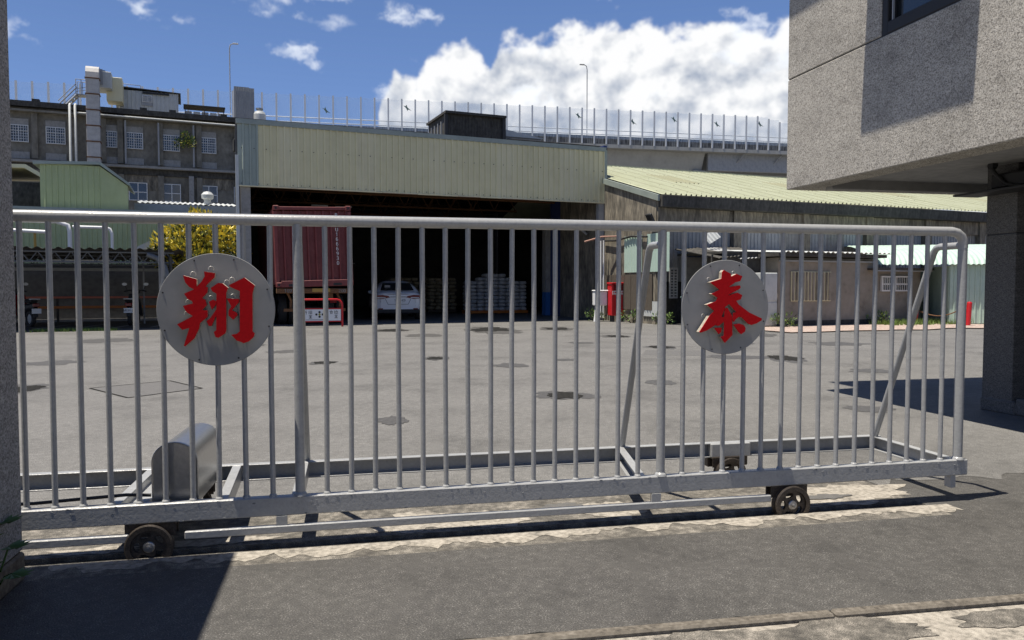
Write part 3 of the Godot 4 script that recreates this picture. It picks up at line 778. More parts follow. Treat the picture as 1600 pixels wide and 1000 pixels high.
# ------------------------------------------------------------------ elevated road
func build_viaduct() -> void:
	var turn := deg_to_rad(11.5)
	var o := thing("viaduct", "concrete elevated road with stained parapet crossing behind the yard", "viaduct", Vector3(-31.3, 0, -100), turn)
	boxpart("parapet", Vector3(45, 21.75, -0.2), Vector3(200, 1.35, 0.4), M.parapet, o)
	boxpart("deck", Vector3(45, 21.0, -6.0), Vector3(200, 0.5, 12.4), M.viaduct, o)
	boxpart("parapet", Vector3(45, 21.75, -12.0), Vector3(200, 1.3, 0.4), M.parapet, o)
	var gd := Shape.new()
	gd.prism(PackedVector2Array([Vector2(-1.2, 20.75), Vector2(-10.8, 20.75), Vector2(-9.6, 18.3), Vector2(-2.4, 18.3)]), 0, 116, Transform3D(Basis(Vector3(0, 0, -1), Vector3(0, 1, 0), Vector3(1, 0, 0)), Vector3(-55, 0, -12)))
	put(gd, "girder", M.viaduct, o)
	var g2 := Shape.new()
	for z in [-1.4, -4.6, -7.8, -10.6]:
		g2.box(Vector3(102, 19.5, z), Vector3(81, 2.5, 0.5))
	put(g2, "steel_girder", M.zinc, o)
	for p in [-20.0, 20.0, 61.0, 100.0]:
		boxpart("pier", Vector3(p, 8.9, -6), Vector3(2.6, 17.8, 3.4), M.viaduct, o, 0.2)
		boxpart("pier_cap", Vector3(p, 17.9, -6), Vector3(3.2, 0.9, 8.6), M.viaduct, o, 0.1)
	for p in [30.0, 38.5, 44.0, 66.0, 72.0, 77.0, 82.0]:
		var br := Shape.new()
		br.tube([Vector3(p, 19.4, -1.3), Vector3(p + 0.8, 20.7, -0.3)], 0.12, 6)
		put(br, "bracket", M.zinc, o)
	for h in [0.15, 0.75]:
		var rl := Shape.new()
		rl.tube([Vector3(-55, 22.55 + h, -0.5), Vector3(145, 22.55 + h, -0.5)], 0.07, 6)
		put(rl, "guard_rail", M.post_white, o)
	# transparent noise screen: posts, panes and bird-strike marks
	var n := thing("noise_screen", "see-through noise screen with white posts along the elevated road", "noise screen", Vector3(-31.3, 0, -100), turn)
	var post: MeshInstance3D
	var pane: MeshInstance3D
	var us := []
	var u := -40.0
	while u < 104.0:
		us.append(u); u += 1.78
	for i in us.size():
		var uu: float = us[i]
		var k := 1.0
		if uu > 69.0:
			k = clampf(1.0 - (uu - 69.0) * 0.05, 0.3, 1.0)
		if i == 0:
			var ps := Shape.new()
			ps.box(Vector3(0, 2.2, 0.13), Vector3(0.2, 4.9, 0.22))
			post = put(ps, "post", M.post_white, n); post.position = Vector3(uu, 21.5, 0)
			var gs := Shape.new()
			gs.box(Vector3(0.89, 2.45, 0.13), Vector3(1.56, 4.1, 0.03))
			pane = put(gs, "pane", M.barrier_glass, n); pane.position = Vector3(uu, 21.6, 0)
		else:
			var c := again(post, "post", n, Vector3(uu, 21.5, 0)); c.scale.y = k
			if uu < 101.0:
				var c2 := again(pane, "pane", n, Vector3(uu, 21.6, 0)); c2.scale.y = k - 0.02
	var bird := Shape.new()
	bird.prism(PackedVector2Array([Vector2(-.55, .30), Vector2(-.25, .22), Vector2(-.12, .45), Vector2(-.02, .12), Vector2(.2, -.1), Vector2(.55, -.35), Vector2(.1, -.2), Vector2(0, -.4), Vector2(-.14, -.1), Vector2(-.3, .1)]), 0, 0.02)
	var bm := bird.mesh()
	for p in [[-32.0, 24.5], [5.2, 24.4], [16.2, 24.3], [26.7, 25.1], [50.4, 25.1], [58.4, 24.6], [64.6, 25.2], [71.2, 24.8], [78.0, 25.1]]:
		var b := MeshInstance3D.new()
		b.mesh = bm; b.material_override = M.bin_green; b.name = "bird_decal"; n.add_child(b, true)
		b.position = Vector3(p[0] - 9.0, p[1] - 0.1, 0.16)
	# street lights on the elevated road
	var l := thing("street_light", "slim street light on the elevated road above the old factory", "street light", Vector3.ZERO, turn, "street lights on the elevated road")
	var lp := Shape.new()
	lp.tube([Vector3(0, 0, 0), Vector3(0, 9.4, 0), Vector3(0.1, 9.9, 0), Vector3(0.5, 10.1, 0)], 0.065, 8)
	put(lp, "pole", M.zinc, l)
	boxpart("lamp_head", Vector3(0.75, 10.08, 0), Vector3(0.7, 0.14, 0.3), M.zinc, l, 0.04)
	var bs := Basis(Vector3.UP, turn)
	l.position = Vector3(-31.3, 0, -100) + bs * Vector3(-4.9, 22.4, -1.2)
	var l2 := copy(l, "street_light", Vector3(-31.3, 0, -100) + bs * Vector3(43.0, 22.4, -1.2), turn + PI, "slim street light on the elevated road in front of the cumulus cloud")

# ------------------------------------------------------------------ old concrete factory behind
func barred_window(parent: Node, a: float, h: float, w: float, hh: float, z: float, bars: bool) -> void:
	var f := Shape.new()
	f.box(Vector3(a, h - hh / 2, z), Vector3(w, 0.05, 0.07)); f.box(Vector3(a, h + hh / 2, z), Vector3(w, 0.05, 0.07))
	for q in [-1.0, 0.0, 1.0]:
		f.box(Vector3(a + q * (w / 2 - 0.025), h, z), Vector3(0.05, hh - 0.052, 0.066))
	if bars:
		f.box(Vector3(a, h + hh * 0.16, z + 0.004), Vector3(w - 0.06, 0.04, 0.06))
	else:
		f.box(Vector3(a, h - hh * 0.03, z + 0.004), Vector3(w - 0.06, 0.05, 0.06))
	var win := put(f, "window", M.frame_white, parent)
	var p := Shape.new()
	p.box(Vector3(a, h, z - 0.03), Vector3(w - 0.04, hh - 0.04, 0.02))
	put(p, "pane", M.pane, win)
	if bars:
		var b := Shape.new()
		for i in 7:
			b.box(Vector3(a - w / 2 + (i + 1) * w / 8, h, z + 0.05), Vector3(0.022, hh - 0.03, 0.02))
		for i in 5:
			b.box(Vector3(a, h - hh / 2 + (i + 1) * hh / 6, z + 0.05), Vector3(w - 0.03, 0.02, 0.018))
		put(b, "window_grille", M.frame_white, win)

func build_old_factory() -> void:
	var o := thing("old_factory", "weathered grey concrete factory with barred white windows and rooftop sheds", "building", yard(0, 0, 30), YARD_TURN)
	boxpart("wall", Vector3(2, 6.05, -4.0), Vector3(34, 12.1, 8.0), M.old_concrete, o)
	boxpart("parapet", Vector3(2, 12.25, 0.05), Vector3(34.2, 0.32, 0.8), M.grime, o)
	boxpart("cornice", Vector3(2, 11.85, 0.2), Vector3(34, 0.12, 0.5), M.old_concrete, o)
	boxpart("floor_band", Vector3(2, 8.83, 0.22), Vector3(34, 0.14, 0.5), M.old_pale, o)
	boxpart("floor_beam", Vector3(2, 8.55, 0.06), Vector3(34, 0.4, 0.12), M.grime, o)
	for a in [-12.0, -9.9, -6.2, -5.25, -2.95, -0.65, 1.7]:
		boxpart("pilaster", Vector3(a, 10.4, 0.1), Vector3(0.32, 2.75, 0.2), M.old_concrete, o)
		boxpart("pilaster", Vector3(a, 6.9, 0.1), Vector3(0.34, 2.9, 0.2), M.old_concrete, o)
	boxpart("column", Vector3(-1.15, 6.9, 0.2), Vector3(0.3, 3.0, 0.4), M.old_pale, o)
	for a in [-10.75, -8.8, -5.95, -4.48, -2.33, -0.12, 2.1]:
		barred_window(o, a, 10.5, 1.05, 0.98, 0.07, true)
		boxpart("lintel_panel", Vector3(a, 11.2, 0.03), Vector3(1.06, 0.38, 0.07), M.old_pale, o)
		boxpart("sill_panel", Vector3(a, 9.2, 0.03), Vector3(1.1, 0.42, 0.07), M.old_pale, o)
	for a in [-4.3, -2.33, -0.1, 2.0]:
		barred_window(o, a, 7.3, 1.08, 1.1, 0.07, false)
	boxpart("grime_streaks", Vector3(-3.9, 8.0, 0.012), Vector3(2.0, 1.2, 0.03), M.streaked, o)
	boxpart("grime_streaks", Vector3(0.2, 8.1, 0.012), Vector3(2.4, 0.9, 0.03), M.streaked, o)
	for p in [[-7.95, 0.09, 12.3], [-7.66, 0.09, 12.3]]:
		var s := Shape.new()
		s.tube([Vector3(p[0], 8.0, 0.6), Vector3(p[0], p[2], 0.6), Vector3(p[0], p[2] + 0.12, 0.4)], 0.08, 8)
		put(s, "downpipe", M.zinc_pale, o)
	for p in [-3.05, -4.95, 0.02 - 1.0]:
		var s2 := Shape.new()
		s2.tube([Vector3(p, 9.0, 0.32), Vector3(p, 11.7, 0.32)], 0.06, 8)
		put(s2, "downpipe", M.zinc, o)
	var hp := Shape.new()
	hp.tube([Vector3(-7.6, 11.9, 0.56), Vector3(2.4, 11.85, 0.56)], 0.05, 8)
	put(hp, "pipe", M.zinc_pale, o)
	# rooftop lumps on the parapet
	for a in [-9.8, -3.9, -2.2, 0.9]:
		boxpart("parapet_block", Vector3(a, 12.5, 0.05), Vector3(0.4, 0.2, 0.4), M.grime, o)
	# exhaust duct climbing the front and bending over the roof
	var d := thing("exhaust_duct", "rectangular sheet-metal exhaust duct climbing the old factory front", "duct", yard(-6.6, 0, 28.6), YARD_TURN)
	for i in 7:
		var hy := 7.2 + i * 0.95
		boxpart("duct_section", Vector3(0, hy + 0.46, 0), Vector3(0.72, 0.90, 0.6), M.duct, d, 0.02)
		boxpart("flange", Vector3(0, hy + 0.93, 0), Vector3(0.8, 0.05, 0.68), M.rust, d)
	var el := Shape.new()
	var arc := PackedVector2Array([Vector2(0.3, 13.86), Vector2(0.28, 14.2), Vector2(0.16, 14.45), Vector2(-0.05, 14.6), Vector2(-0.4, 14.65), Vector2(-0.4, 13.86)])
	el.prism(arc, -0.36, 0.36, Transform3D(Basis(Vector3(0, 0, 1), Vector3(0, 1, 0), Vector3(-1, 0, 0)), Vector3.ZERO))
	put(el, "elbow", M.duct, d)
	var fl := Shape.new()
	for i in 3:
		fl.box(Vector3(0.1 + i * 0.13, 14.15, -0.62 - i * 0.22), Vector3(0.8, 0.95, 0.06))
	put(fl, "flange", M.zinc, d)
	boxpart("duct_section", Vector3(0.5, 14.05, -1.6), Vector3(0.9, 1.0, 1.6), M.zinc_pale, d, 0.02)
	boxpart("fan_box", Vector3(1.05, 13.7, -2.2), Vector3(0.9, 1.5, 1.2), M.khaki_pale, d, 0.02)
	# rooftop shed
	var r := thing("rooftop_shed", "pale ribbed metal shed on the old factory roof", "shed", yard(-5.56, 12.3, 31.5), YARD_TURN)
	for i in 5:
		var ps := Shape.new()
		ps.ribbed(0.74, 1.72 - 0.0 * i, 0.25, 0.03, false, Transform3D(Basis.IDENTITY, Vector3(i * 0.74, 0, 0)))
		put(ps, "wall_panel", M.zinc_pale, r)
	boxpart("core", Vector3(1.85, 0.85, -1.5), Vector3(3.66, 1.7, 2.96), M.zinc_pale, r)
	var rf := Shape.new()
	rf.prism(PackedVector2Array([Vector2(-0.1, 1.86), Vector2(3.85, 1.72), Vector2(3.85, 1.78), Vector2(-0.1, 1.92)]), -3.1, 0.14)
	put(rf, "roof", M.grime, r)
	boxpart("roof_edge", Vector3(2.35, 1.62, 0.1), Vector3(1.6, 0.12, 0.06), M.black, r)
	barred_window(r, 1.83, 1.25, 0.62, 0.42, 0.06, true)
	boxpart("vent_panel", Vector3(1.83, 0.9, 0.05), Vector3(0.62, 0.22, 0.05), M.zinc, r)
	var ra := Shape.new()
	ra.tube([Vector3(-0.2, 1.9, -1), Vector3(-0.2, 2.35, -1), Vector3(1.4, 2.3, -1), Vector3(1.4, 1.85, -1)], 0.03, 6)
	put(ra, "guard_rail", M.zinc, r)
	# lean-to with condensers
	var c := thing("condenser_shelter", "low flat-roofed rack of air-conditioner units beside the rooftop shed", "air conditioners", yard(-1.5, 12.3, 31.2), YARD_TURN)
	boxpart("roof", Vector3(1.25, 0.98, -0.5), Vector3(2.6, 0.07, 1.4), M.grime, c)
	for i in 5:
		boxpart("condenser", Vector3(0.25 + i * 0.52, 0.42, -0.4), Vector3(0.42, 0.5, 0.3), M.zinc_pale if i % 2 else M.zinc, c, 0.02)
	for a in [0.05, 1.25, 2.45]:
		boxpart("post", Vector3(a, 0.5, 0.1), Vector3(0.05, 0.95, 0.05), M.grime, c)
	boxpart("shelf", Vector3(1.25, 0.12, -0.3), Vector3(2.6, 0.06, 0.6), M.grime, c)
	# roof stair
	var s3 := thing("roof_stair", "galvanised steel stair and landing beside the exhaust duct", "stair", yard(-8.7, 12.3, 31.2), YARD_TURN)
	for z in [0.0, -0.7]:
		var st := Shape.new()
		st.tube([Vector3(0, 0, z), Vector3(0.95, 1.1, z)], 0.06, 6)
		put(st, "stringer", M.zinc, s3)
		var hr := Shape.new()
		hr.tube([Vector3(-0.1, 0.6, z), Vector3(0.9, 1.75, z), Vector3(0.9, 2.05, z), Vector3(1.6, 2.05, z)], 0.028, 6)
		hr.tube([Vector3(-0.1, 0.3, z), Vector3(0.9, 1.45, z), Vector3(1.6, 1.6, z)], 0.02, 6)
		for q in [0.9, 1.2, 1.5]:
			hr.tube([Vector3(q, 1.1, z), Vector3(q, 2.05, z)], 0.025, 6)
		put(hr, "handrail", M.zinc, s3)
	for i in 5:
		boxpart("tread", Vector3(0.1 + i * 0.19, 0.12 + i * 0.22, -0.35), Vector3(0.22, 0.03, 0.66), M.zinc, s3)
	boxpart("landing", Vector3(1.35, 1.1, -0.35), Vector3(0.9, 0.06, 0.8), M.zinc, s3)
	for q in [1.0, 1.7]:
		boxpart("leg", Vector3(q, 0.54, -0.1), Vector3(0.07, 1.06, 0.07), M.zinc, s3)
	# tall ribbed box and tank
	var t := thing("stair_tower", "tall windowless grey ribbed metal box on the roof below a street light", "roof tower", yard(1.64, 12.3, 31.5), YARD_TURN)
	for i in 4:
		var tp := Shape.new()
		tp.ribbed(0.33, 2.62 - (0.04 if i > 2 else 0.0), 0.11, 0.025, false, Transform3D(Basis.IDENTITY, Vector3(i * 0.33, 0, 0)))
		put(tp, "wall_panel", M.zinc, t)
	boxpart("core", Vector3(0.66, 1.28, -0.7), Vector3(1.3, 2.56, 1.36), M.zinc, t)
	var k := thing("water_tank", "round steel water tank beside the tall grey roof box", "water tank", yard(3.3, 12.3, 31.6), YARD_TURN)
	var tk := Shape.new()
	tk.lathe([Vector2(0, 0), Vector2(0.42, 0), Vector2(0.42, 0.85), Vector2(0.34, 1.02), Vector2(0.16, 1.1), Vector2(0.16, 1.22), Vector2(0, 1.24)], 20)
	put(tk, "barrel", M.zinc_pale, k)
	var tc := Shape.new()
	tc.lathe([Vector2(0.24, 1.2), Vector2(0.24, 1.28), Vector2(0, 1.3)], 16)
	put(tc, "lid", M.zinc, k)

# ------------------------------------------------------------------ warehouse
func build_warehouse() -> void:
	var o := thing("warehouse", "open-fronted warehouse with khaki ribbed metal fascia", "warehouse", yard(0, 0, 0), YARD_TURN)
	var W := 12.66
	var pm: ArrayMesh
	for i in 21:
		var ps := Shape.new()
		var w := W / 21.0
		if pm == null:
			ps.ribbed(w, 1.86, w / 3.0, 0.05)
			pm = ps.mesh()
		var p := MeshInstance3D.new()
		p.mesh = pm; p.name = "cladding_panel"; o.add_child(p, true)
		p.material_override = M.grey_green if i == 0 else (M.khaki_pale if i % 4 == 2 else M.khaki)
		p.position = Vector3(i * w, 4.30 + rng.randf_range(-0.012, 0.012), 0.06 + rng.randf_range(0, 0.004))
	var sc := Shape.new()
	for i in 36:
		sc.box(Vector3(0.12 + i * 0.355, 5.42, 0.10), Vector3(0.024, 0.024, 0.02))
	for i in 50:
		sc.box(Vector3(0.1 + i * 0.252, 4.36, 0.10), Vector3(0.022, 0.022, 0.02))
	var so := put(sc, "screws", M.bolt, o)
	so.set_meta("kind", "stuff")
	boxpart("top_flashing", Vector3(W / 2, 6.22, 0.05), Vector3(W + 0.06, 0.15, 0.14), M.trim, o)
	boxpart("corner_flashing", Vector3(W + 0.02, 5.25, 0.05), Vector3(0.1, 1.9, 0.13), M.trim, o)
	boxpart("bottom_flashing", Vector3(W / 2, 4.285, 0.06), Vector3(W, 0.03, 0.1), M.khaki_pale, o)
	for q in [[5.0, 1.2], [7.4, 0.8], [9.3, 1.4]]:
		boxpart("rust_strip", Vector3(q[0], 4.262, 0.075), Vector3(q[1], 0.018, 0.09), M.rust, o)
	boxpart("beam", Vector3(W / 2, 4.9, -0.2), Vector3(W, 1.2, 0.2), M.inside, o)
	# posts of the opening
	boxpart("post", Vector3(0.22, 2.14, -0.1), Vector3(0.28, 4.27, 0.2), M.old_pale, o)
	boxpart("post", Vector3(W - 0.13, 2.14, -0.05), Vector3(0.22, 4.27, 0.2), M.zinc, o)
	boxpart("downpipe", Vector3(-0.02, 2.6, 0.08), Vector3(0.09, 5.2, 0.09), M.zinc_pale, o)
	# shell: the hall widens behind the long shed
	var lw := Shape.new()
	lw.prism(PackedVector2Array([Vector2(-0.05, 0.1), Vector2(0.06, 0.1), Vector2(2.16, 24), Vector2(2.04, 24)]), 0, 6.3, Transform3D(Basis(Vector3(1, 0, 0), Vector3(0, 0, -1), Vector3(0, 1, 0)), Vector3.ZERO))
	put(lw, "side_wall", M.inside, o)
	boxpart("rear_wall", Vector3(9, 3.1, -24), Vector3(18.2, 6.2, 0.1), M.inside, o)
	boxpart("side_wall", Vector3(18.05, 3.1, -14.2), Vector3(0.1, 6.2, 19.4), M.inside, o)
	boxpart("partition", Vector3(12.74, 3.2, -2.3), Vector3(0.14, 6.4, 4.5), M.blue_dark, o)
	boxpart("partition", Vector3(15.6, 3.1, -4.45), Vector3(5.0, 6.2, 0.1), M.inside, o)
	var rf := Shape.new()
	rf.prism(PackedVector2Array([Vector2(0, 0.0), Vector2(12.8, 0.0), Vector2(12.8, 4.4), Vector2(18.1, 4.4), Vector2(18.1, 24.1), Vector2(2.1, 24.1)]), 6.2, 6.3, Transform3D(Basis(Vector3(1, 0, 0), Vector3(0, 0, -1), Vector3(0, 1, 0)), Vector3.ZERO))
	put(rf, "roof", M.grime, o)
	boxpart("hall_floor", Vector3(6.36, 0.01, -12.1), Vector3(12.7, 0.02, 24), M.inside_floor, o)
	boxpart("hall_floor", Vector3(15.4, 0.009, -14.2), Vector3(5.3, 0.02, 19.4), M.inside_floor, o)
	var pil := boxpart("pillar", Vector3(12.62, 2.5, -4.7), Vector3(0.34, 3.0, 0.34), M.old_pale, o)
	boxpart("pillar_base", Vector3(12.62, 0.5, -4.7), Vector3(0.345, 1.0, 0.345), M.blue, pil)
	for z in [-4.0, -8.0, -12.0, -16.0]:
		var tr := Shape.new()
		tr.tube([Vector3(1.0, 4.7, z), Vector3(12.6, 4.7, z)], 0.05, 6)
		tr.tube([Vector3(1.0, 5.7, z), Vector3(12.6, 5.7, z)], 0.05, 6)
		for i in 11:
			tr.tube([Vector3(1.0 + i * 1.05, 4.7, z), Vector3(1.5 + i * 1.05, 5.7, z)], 0.03, 5, false)
			tr.tube([Vector3(1.5 + i * 1.05, 5.7, z), Vector3(2.05 + i * 1.05, 4.7, z)], 0.03, 5, false)
		put(tr, "truss", M.rust, o)
	for q in [[3.2, 4.9, -5.0], [4.1, 4.88, -5.0], [6.0, 3.0, -14.0]]:
		boxpart("light_fitting", Vector3(q[0], q[1] - 0.6, q[2]), Vector3(0.62, 0.05, 0.08), M.white, o)
	var rod := Shape.new()
	rod.tube([Vector3(12.2, 3.55, -1.2), Vector3(12.5, 3.2, -1.0)], 0.05, 6)
	put(rod, "strut", M.old_pale, o)
	# things on its roof
	var d := thing("roof_hut", "black weathered hut standing on the warehouse roof", "hut", yard(9.2, 6.3, 8), YARD_TURN)
	for i in 5:
		var ps := Shape.new()
		ps.ribbed(0.55, 2.6, 0.14, 0.02, false, Transform3D(Basis.IDENTITY, Vector3(i * 0.55, 0, 0)))
		put(ps, "wall_panel", M.grime, d)
	boxpart("core", Vector3(1.37, 1.3, -1.35), Vector3(2.72, 2.6, 2.66), M.grime, d)
	boxpart("roof", Vector3(1.37, 2.64, -1.3), Vector3(2.9, 0.1, 3.0), M.grime, d)
	boxpart("corner_post", Vector3(0.0, 1.3, 0.02), Vector3(0.14, 2.62, 0.14), M.dark, d)
	boxpart("corner_post", Vector3(2.75, 1.3, 0.02), Vector3(0.16, 2.62, 0.16), M.dark, d)
	for i in 4:
		boxpart("louvre_post", Vector3(-0.02, 1.9, -0.6 - i * 0.5), Vector3(0.06, 0.9, 0.08), M.zinc, d)
	var l := thing("roof_upstand", "low dark parapet running along the warehouse roof behind the black hut", "parapet", yard(12.1, 6.3, 8), YARD_TURN)
	for i in 4:
		boxpart("parapet_block", Vector3(0.65 + i * 1.26, 0.85, 0), Vector3(1.25, 1.7, 0.2), M.grime, l, 0.01)
	var sh := thing("roof_lean_to", "small grey ribbed lean-to beside the black roof hut", "shed", yard(12.1, 6.3, 9), YARD_TURN)
	var sp := Shape.new()
	sp.ribbed(2.2, 2.0, 0.16, 0.02)
	put(sp, "wall_panel", M.zinc, sh)
	var sr := Shape.new()
	sr.prism(PackedVector2Array([Vector2(0, 2.0), Vector2(2.2, 2.0), Vector2(2.3, 2.03), Vector2(0, 2.36)]), -1.5, 0.1)
	put(sr, "roof", M.zinc_pale, sh)
	var v := thing("roof_ventilator", "low white metal ventilator box on the roof behind the khaki fascia", "ventilator", yard(6.4, 6.3, 9), YARD_TURN)
	boxpart("housing", Vector3(0, 0.9, 0), Vector3(1.1, 1.0, 0.6), M.zinc_pale, v, 0.03)
	boxpart("cap", Vector3(0, 1.45, 0), Vector3(1.3, 0.12, 0.8), M.zinc_pale, v, 0.03)
	var cv := thing("roof_kerb", "dark flashing strip lying on the roof behind the khaki fascia", "flashing", yard(0.2, 6.3, 6), YARD_TURN)
	boxpart("strip", Vector3(3.2, 0.22, 0), Vector3(6.4, 0.44, 0.3), M.grime, cv, 0.01)
	boxpart("strip", Vector3(4.2, 0.5, -0.2), Vector3(4.0, 0.1, 0.3), M.zinc_pale, cv, 0.01)

# ------------------------------------------------------------------ long shed and huts
func build_long_shed() -> void:
	var o := thing("long_shed", "long concrete shed with pale green ribbed metal roof and black eave", "shed", yard(12.68, 0, -3.47), YARD_TURN)
	var L := 25.0
	# roof sheets
	var slope := atan2(2.1, 7.6)
	var len := 7.95
	var rb := Basis(Vector3(1, 0, 0), -PI / 2 + slope)
	var rm: ArrayMesh
	for i in 31:
		if rm == null:
			var rs := Shape.new()
			rs.ribbed(0.8, len, 0.2, 0.05, false, Transform3D(rb, Vector3(0, 4.22, 0.15)))
			rm = rs.mesh()
		var p := MeshInstance3D.new()
		p.mesh = rm; p.name = "roof_sheet"; o.add_child(p, true); p.material_override = M.roof_green
		p.position = Vector3(0.05 + i * 0.8, rng.randf_range(0, 0.012), 0)
	for i in 31:
		var lap := Shape.new()
		lap.box(Vector3(0, len / 2, 0.056), Vector3(0.03, len - 0.1, 0.012), 0.0, Transform3D(rb, Vector3(0.05 + i * 0.8 + 0.66, 4.222, 0.15)))
		put(lap, "lap_seam", M.roof_faded, o)
	for a in [2.6, 8.4, 14.0, 19.5]:
		var fs := Shape.new()
		fs.ribbed(1.2, 2.1, 0.2, 0.05, false, Transform3D(rb, Vector3(a, 4.22 + 3.2 * sin(slope) + 0.022, 0.15 - 3.2 * cos(slope))))
		put(fs, "faded_sheet", M.roof_faded, o)
	var rsc := Shape.new()
	for j in 5:
		for i in 42:
			rsc.box(Vector3(0.2 + i * 0.6, 4.22 + (0.5 + j * 1.7) * sin(slope) + 0.045, 0.15 - (0.5 + j * 1.7) * cos(slope)), Vector3(0.022, 0.02, 0.022))
	put(rsc, "screws", M.bolt, o).set_meta("kind", "stuff")
	boxpart("ridge_cap", Vector3(L / 2, 6.36, -7.55), Vector3(L, 0.07, 0.4), M.roof_green, o)
	var back := Shape.new()
	back.quad(Vector3(0, 6.3, -7.5), Vector3(L, 6.3, -7.5), Vector3(L, 4.4, -14), Vector3(0, 4.4, -14), Vector3(0, 1, -1))
	put(back, "rear_slope", M.roof_green, o)
	# black stained concrete gutter
	boxpart("gutter", Vector3(L / 2, 4.0, 0.12), Vector3(L, 0.38, 0.34), M.grime, o, 0.01)
	# front: concrete posts, stained beam, metal infill, each bay its own sheet
	boxpart("beam", Vector3(L / 2, 3.55, -0.12), Vector3(L, 0.5, 0.24), M.streaked, o)
	for i in 9:
		boxpart("post", Vector3(0.15 + i * 3.05, 2.05, -0.1), Vector3(0.32, 4.1, 0.34), M.streaked, o)
	for i in 8:
		for j in 3:
			var bs := Shape.new()
			bs.ribbed(0.9, 2.0, 0.15, 0.025, false, Transform3D(Basis.IDENTITY, Vector3(0.32 + i * 3.05 + j * 0.905, 1.4, -0.14)))
			put(bs, "infill_sheet", M.zinc if (i + j) % 3 else M.old_pale, o)
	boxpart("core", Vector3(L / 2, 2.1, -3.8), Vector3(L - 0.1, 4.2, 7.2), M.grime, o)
	# end wall towards the warehouse
	var gw := Shape.new()
	gw.prism(PackedVector2Array([Vector2(0, 0), Vector2(7.0, 0), Vector2(7.0, 6.1), Vector2(0, 4.15)]), -0.02, 0.06, Transform3D(Basis(Vector3(0, 0, -1), Vector3(0, 1, 0), Vector3(1, 0, 0)), Vector3(-0.02, 0, 0)))
	put(gw, "end_wall", M.streaked, o)
	var rk := Shape.new()
	rk.prism(PackedVector2Array([Vector2(-0.2, 4.0), Vector2(7.0, 5.98), Vector2(7.0, 6.16), Vector2(-0.2, 4.2)]), -0.03, 0.04, Transform3D(Basis(Vector3(0, 0, -1), Vector3(0, 1, 0), Vector3(1, 0, 0)), Vector3(-0.08, 0, 0)))
	put(rk, "verge", M.trim, o)
	var tb := Basis(Vector3.UP, -PI / 2)
	for q in [[0.5, 1.3], [1.95, 1.15]]:
		var es := Shape.new()
		es.ribbed(q[1], 1.25, 0.16, 0.03, true, Transform3D(tb, Vector3(-0.06, 1.72, -q[0] - 1.3 + 1.3)))
		put(es, "corrugated_sheet", M.mint, o)
	var es2 := Shape.new()
	es2.ribbed(0.9, 0.5, 0.16, 0.03, true, Transform3D(tb, Vector3(-0.06, 0.25, -0.7)))
	put(es2, "corrugated_sheet", M.zinc_pale, o)
	for i in 7:
		boxpart("plank", Vector3(-0.06, 1.05, -0.35 - i * 0.44), Vector3(0.06, 1.2, 0.42), M.wood, o)
	var cb := Shape.new()
	cb.tube([Vector3(-0.12, 2.9, -3.3), Vector3(-0.14, 2.86, -2.4), Vector3(-0.12, 2.95, -1.4), Vector3(-0.12, 2.88, -0.4)], 0.035, 6)
	put(cb, "cable", M.black, o)
	var fl := Shape.new()
	fl.box(Vector3(0, 0, 0), Vector3(0.1, 0.34, 0.3), 0.02, Transform3D(Basis(Vector3(0, 0, 1), 0.5), Vector3(-0.2, 3.45, -0.1)))
	put(fl, "floodlight", M.black, o)
	var cp := Shape.new()
	cp.tube([Vector3(-0.9, 2.85, -3.3), Vector3(-0.4, 3.02, -2.9), Vector3(-0.2, 3.0, -2.2), Vector3(-0.2, 1.4, -2.1)], 0.035, 6)
	put(cp, "pipe", M.old_pipe, o)
	for z in [-3.25, -3.05]:
		var wp := Shape.new()
		wp.tube([Vector3(-0.25, 0.1, z), Vector3(-0.25, 2.9, z)], 0.03, 6)
		put(wp, "pipe", M.white, o)
	# fire hose cabinet and electric box on the end wall
	var f := thing("fire_cabinet", "red metal fire equipment cabinet on the weathered end wall", "fire cabinet", yard(12.45, 0.22, -1.35), YARD_TURN)
	boxpart("cabinet", Vector3(0, 0.55, 0), Vector3(0.62, 1.1, 0.3), M.red, f, 0.02)
	boxpart("hood", Vector3(0, 1.13, 0.02), Vector3(0.66, 0.06, 0.36), M.red, f, 0.01)
	boxpart("recess", Vector3(0.02, 0.98, 0.152), Vector3(0.5, 0.2, 0.01), M.red_lamp, f)
	boxpart("label_plate", Vector3(-0.05, 0.8, 0.153), Vector3(0.46, 0.13, 0.01), M.white, f)
	var tx := Shape.new()
	for i in 6:
		tx.box(Vector3(-0.23 + i * 0.072, 0.81, 0.16), Vector3(0.04, 0.06, 0.006)); tx.box(Vector3(-0.23 + i * 0.072, 0.75, 0.16), Vector3(0.056, 0.01, 0.006))
	put(tx, "lettering", M.red, f)
	for x in [-0.2, 0.2]:
		boxpart("foot", Vector3(x, -0.11, 0), Vector3(0.08, 0.22, 0.2), M.grime, f)
	var e := thing("electric_box", "white electric meter box on a white pipe beside the red cabinet", "electric box", yard(11.9, 0, -1.1), YARD_TURN)
	boxpart("box", Vector3(0, 0.82, 0), Vector3(0.5, 0.5, 0.22), M.white, e, 0.03)
	boxpart("lid", Vector3(0, 1.09, 0.02), Vector3(0.54, 0.05, 0.28), M.white, e, 0.02)
	var ep := Shape.new()
	ep.tube([Vector3(-0.12, 0.6, 0), Vector3(-0.14, 0.3, 0), Vector3(-0.18, 0, 0)], 0.07, 8)
	put(ep, "pipe", M.white, e)
	# lean-to roof, torn and sagging
	var t := thing("torn_awning", "sagging dark corrugated awning in front of the long shed", "awning", yard(13.1, 0, -3.6), YARD_TURN)
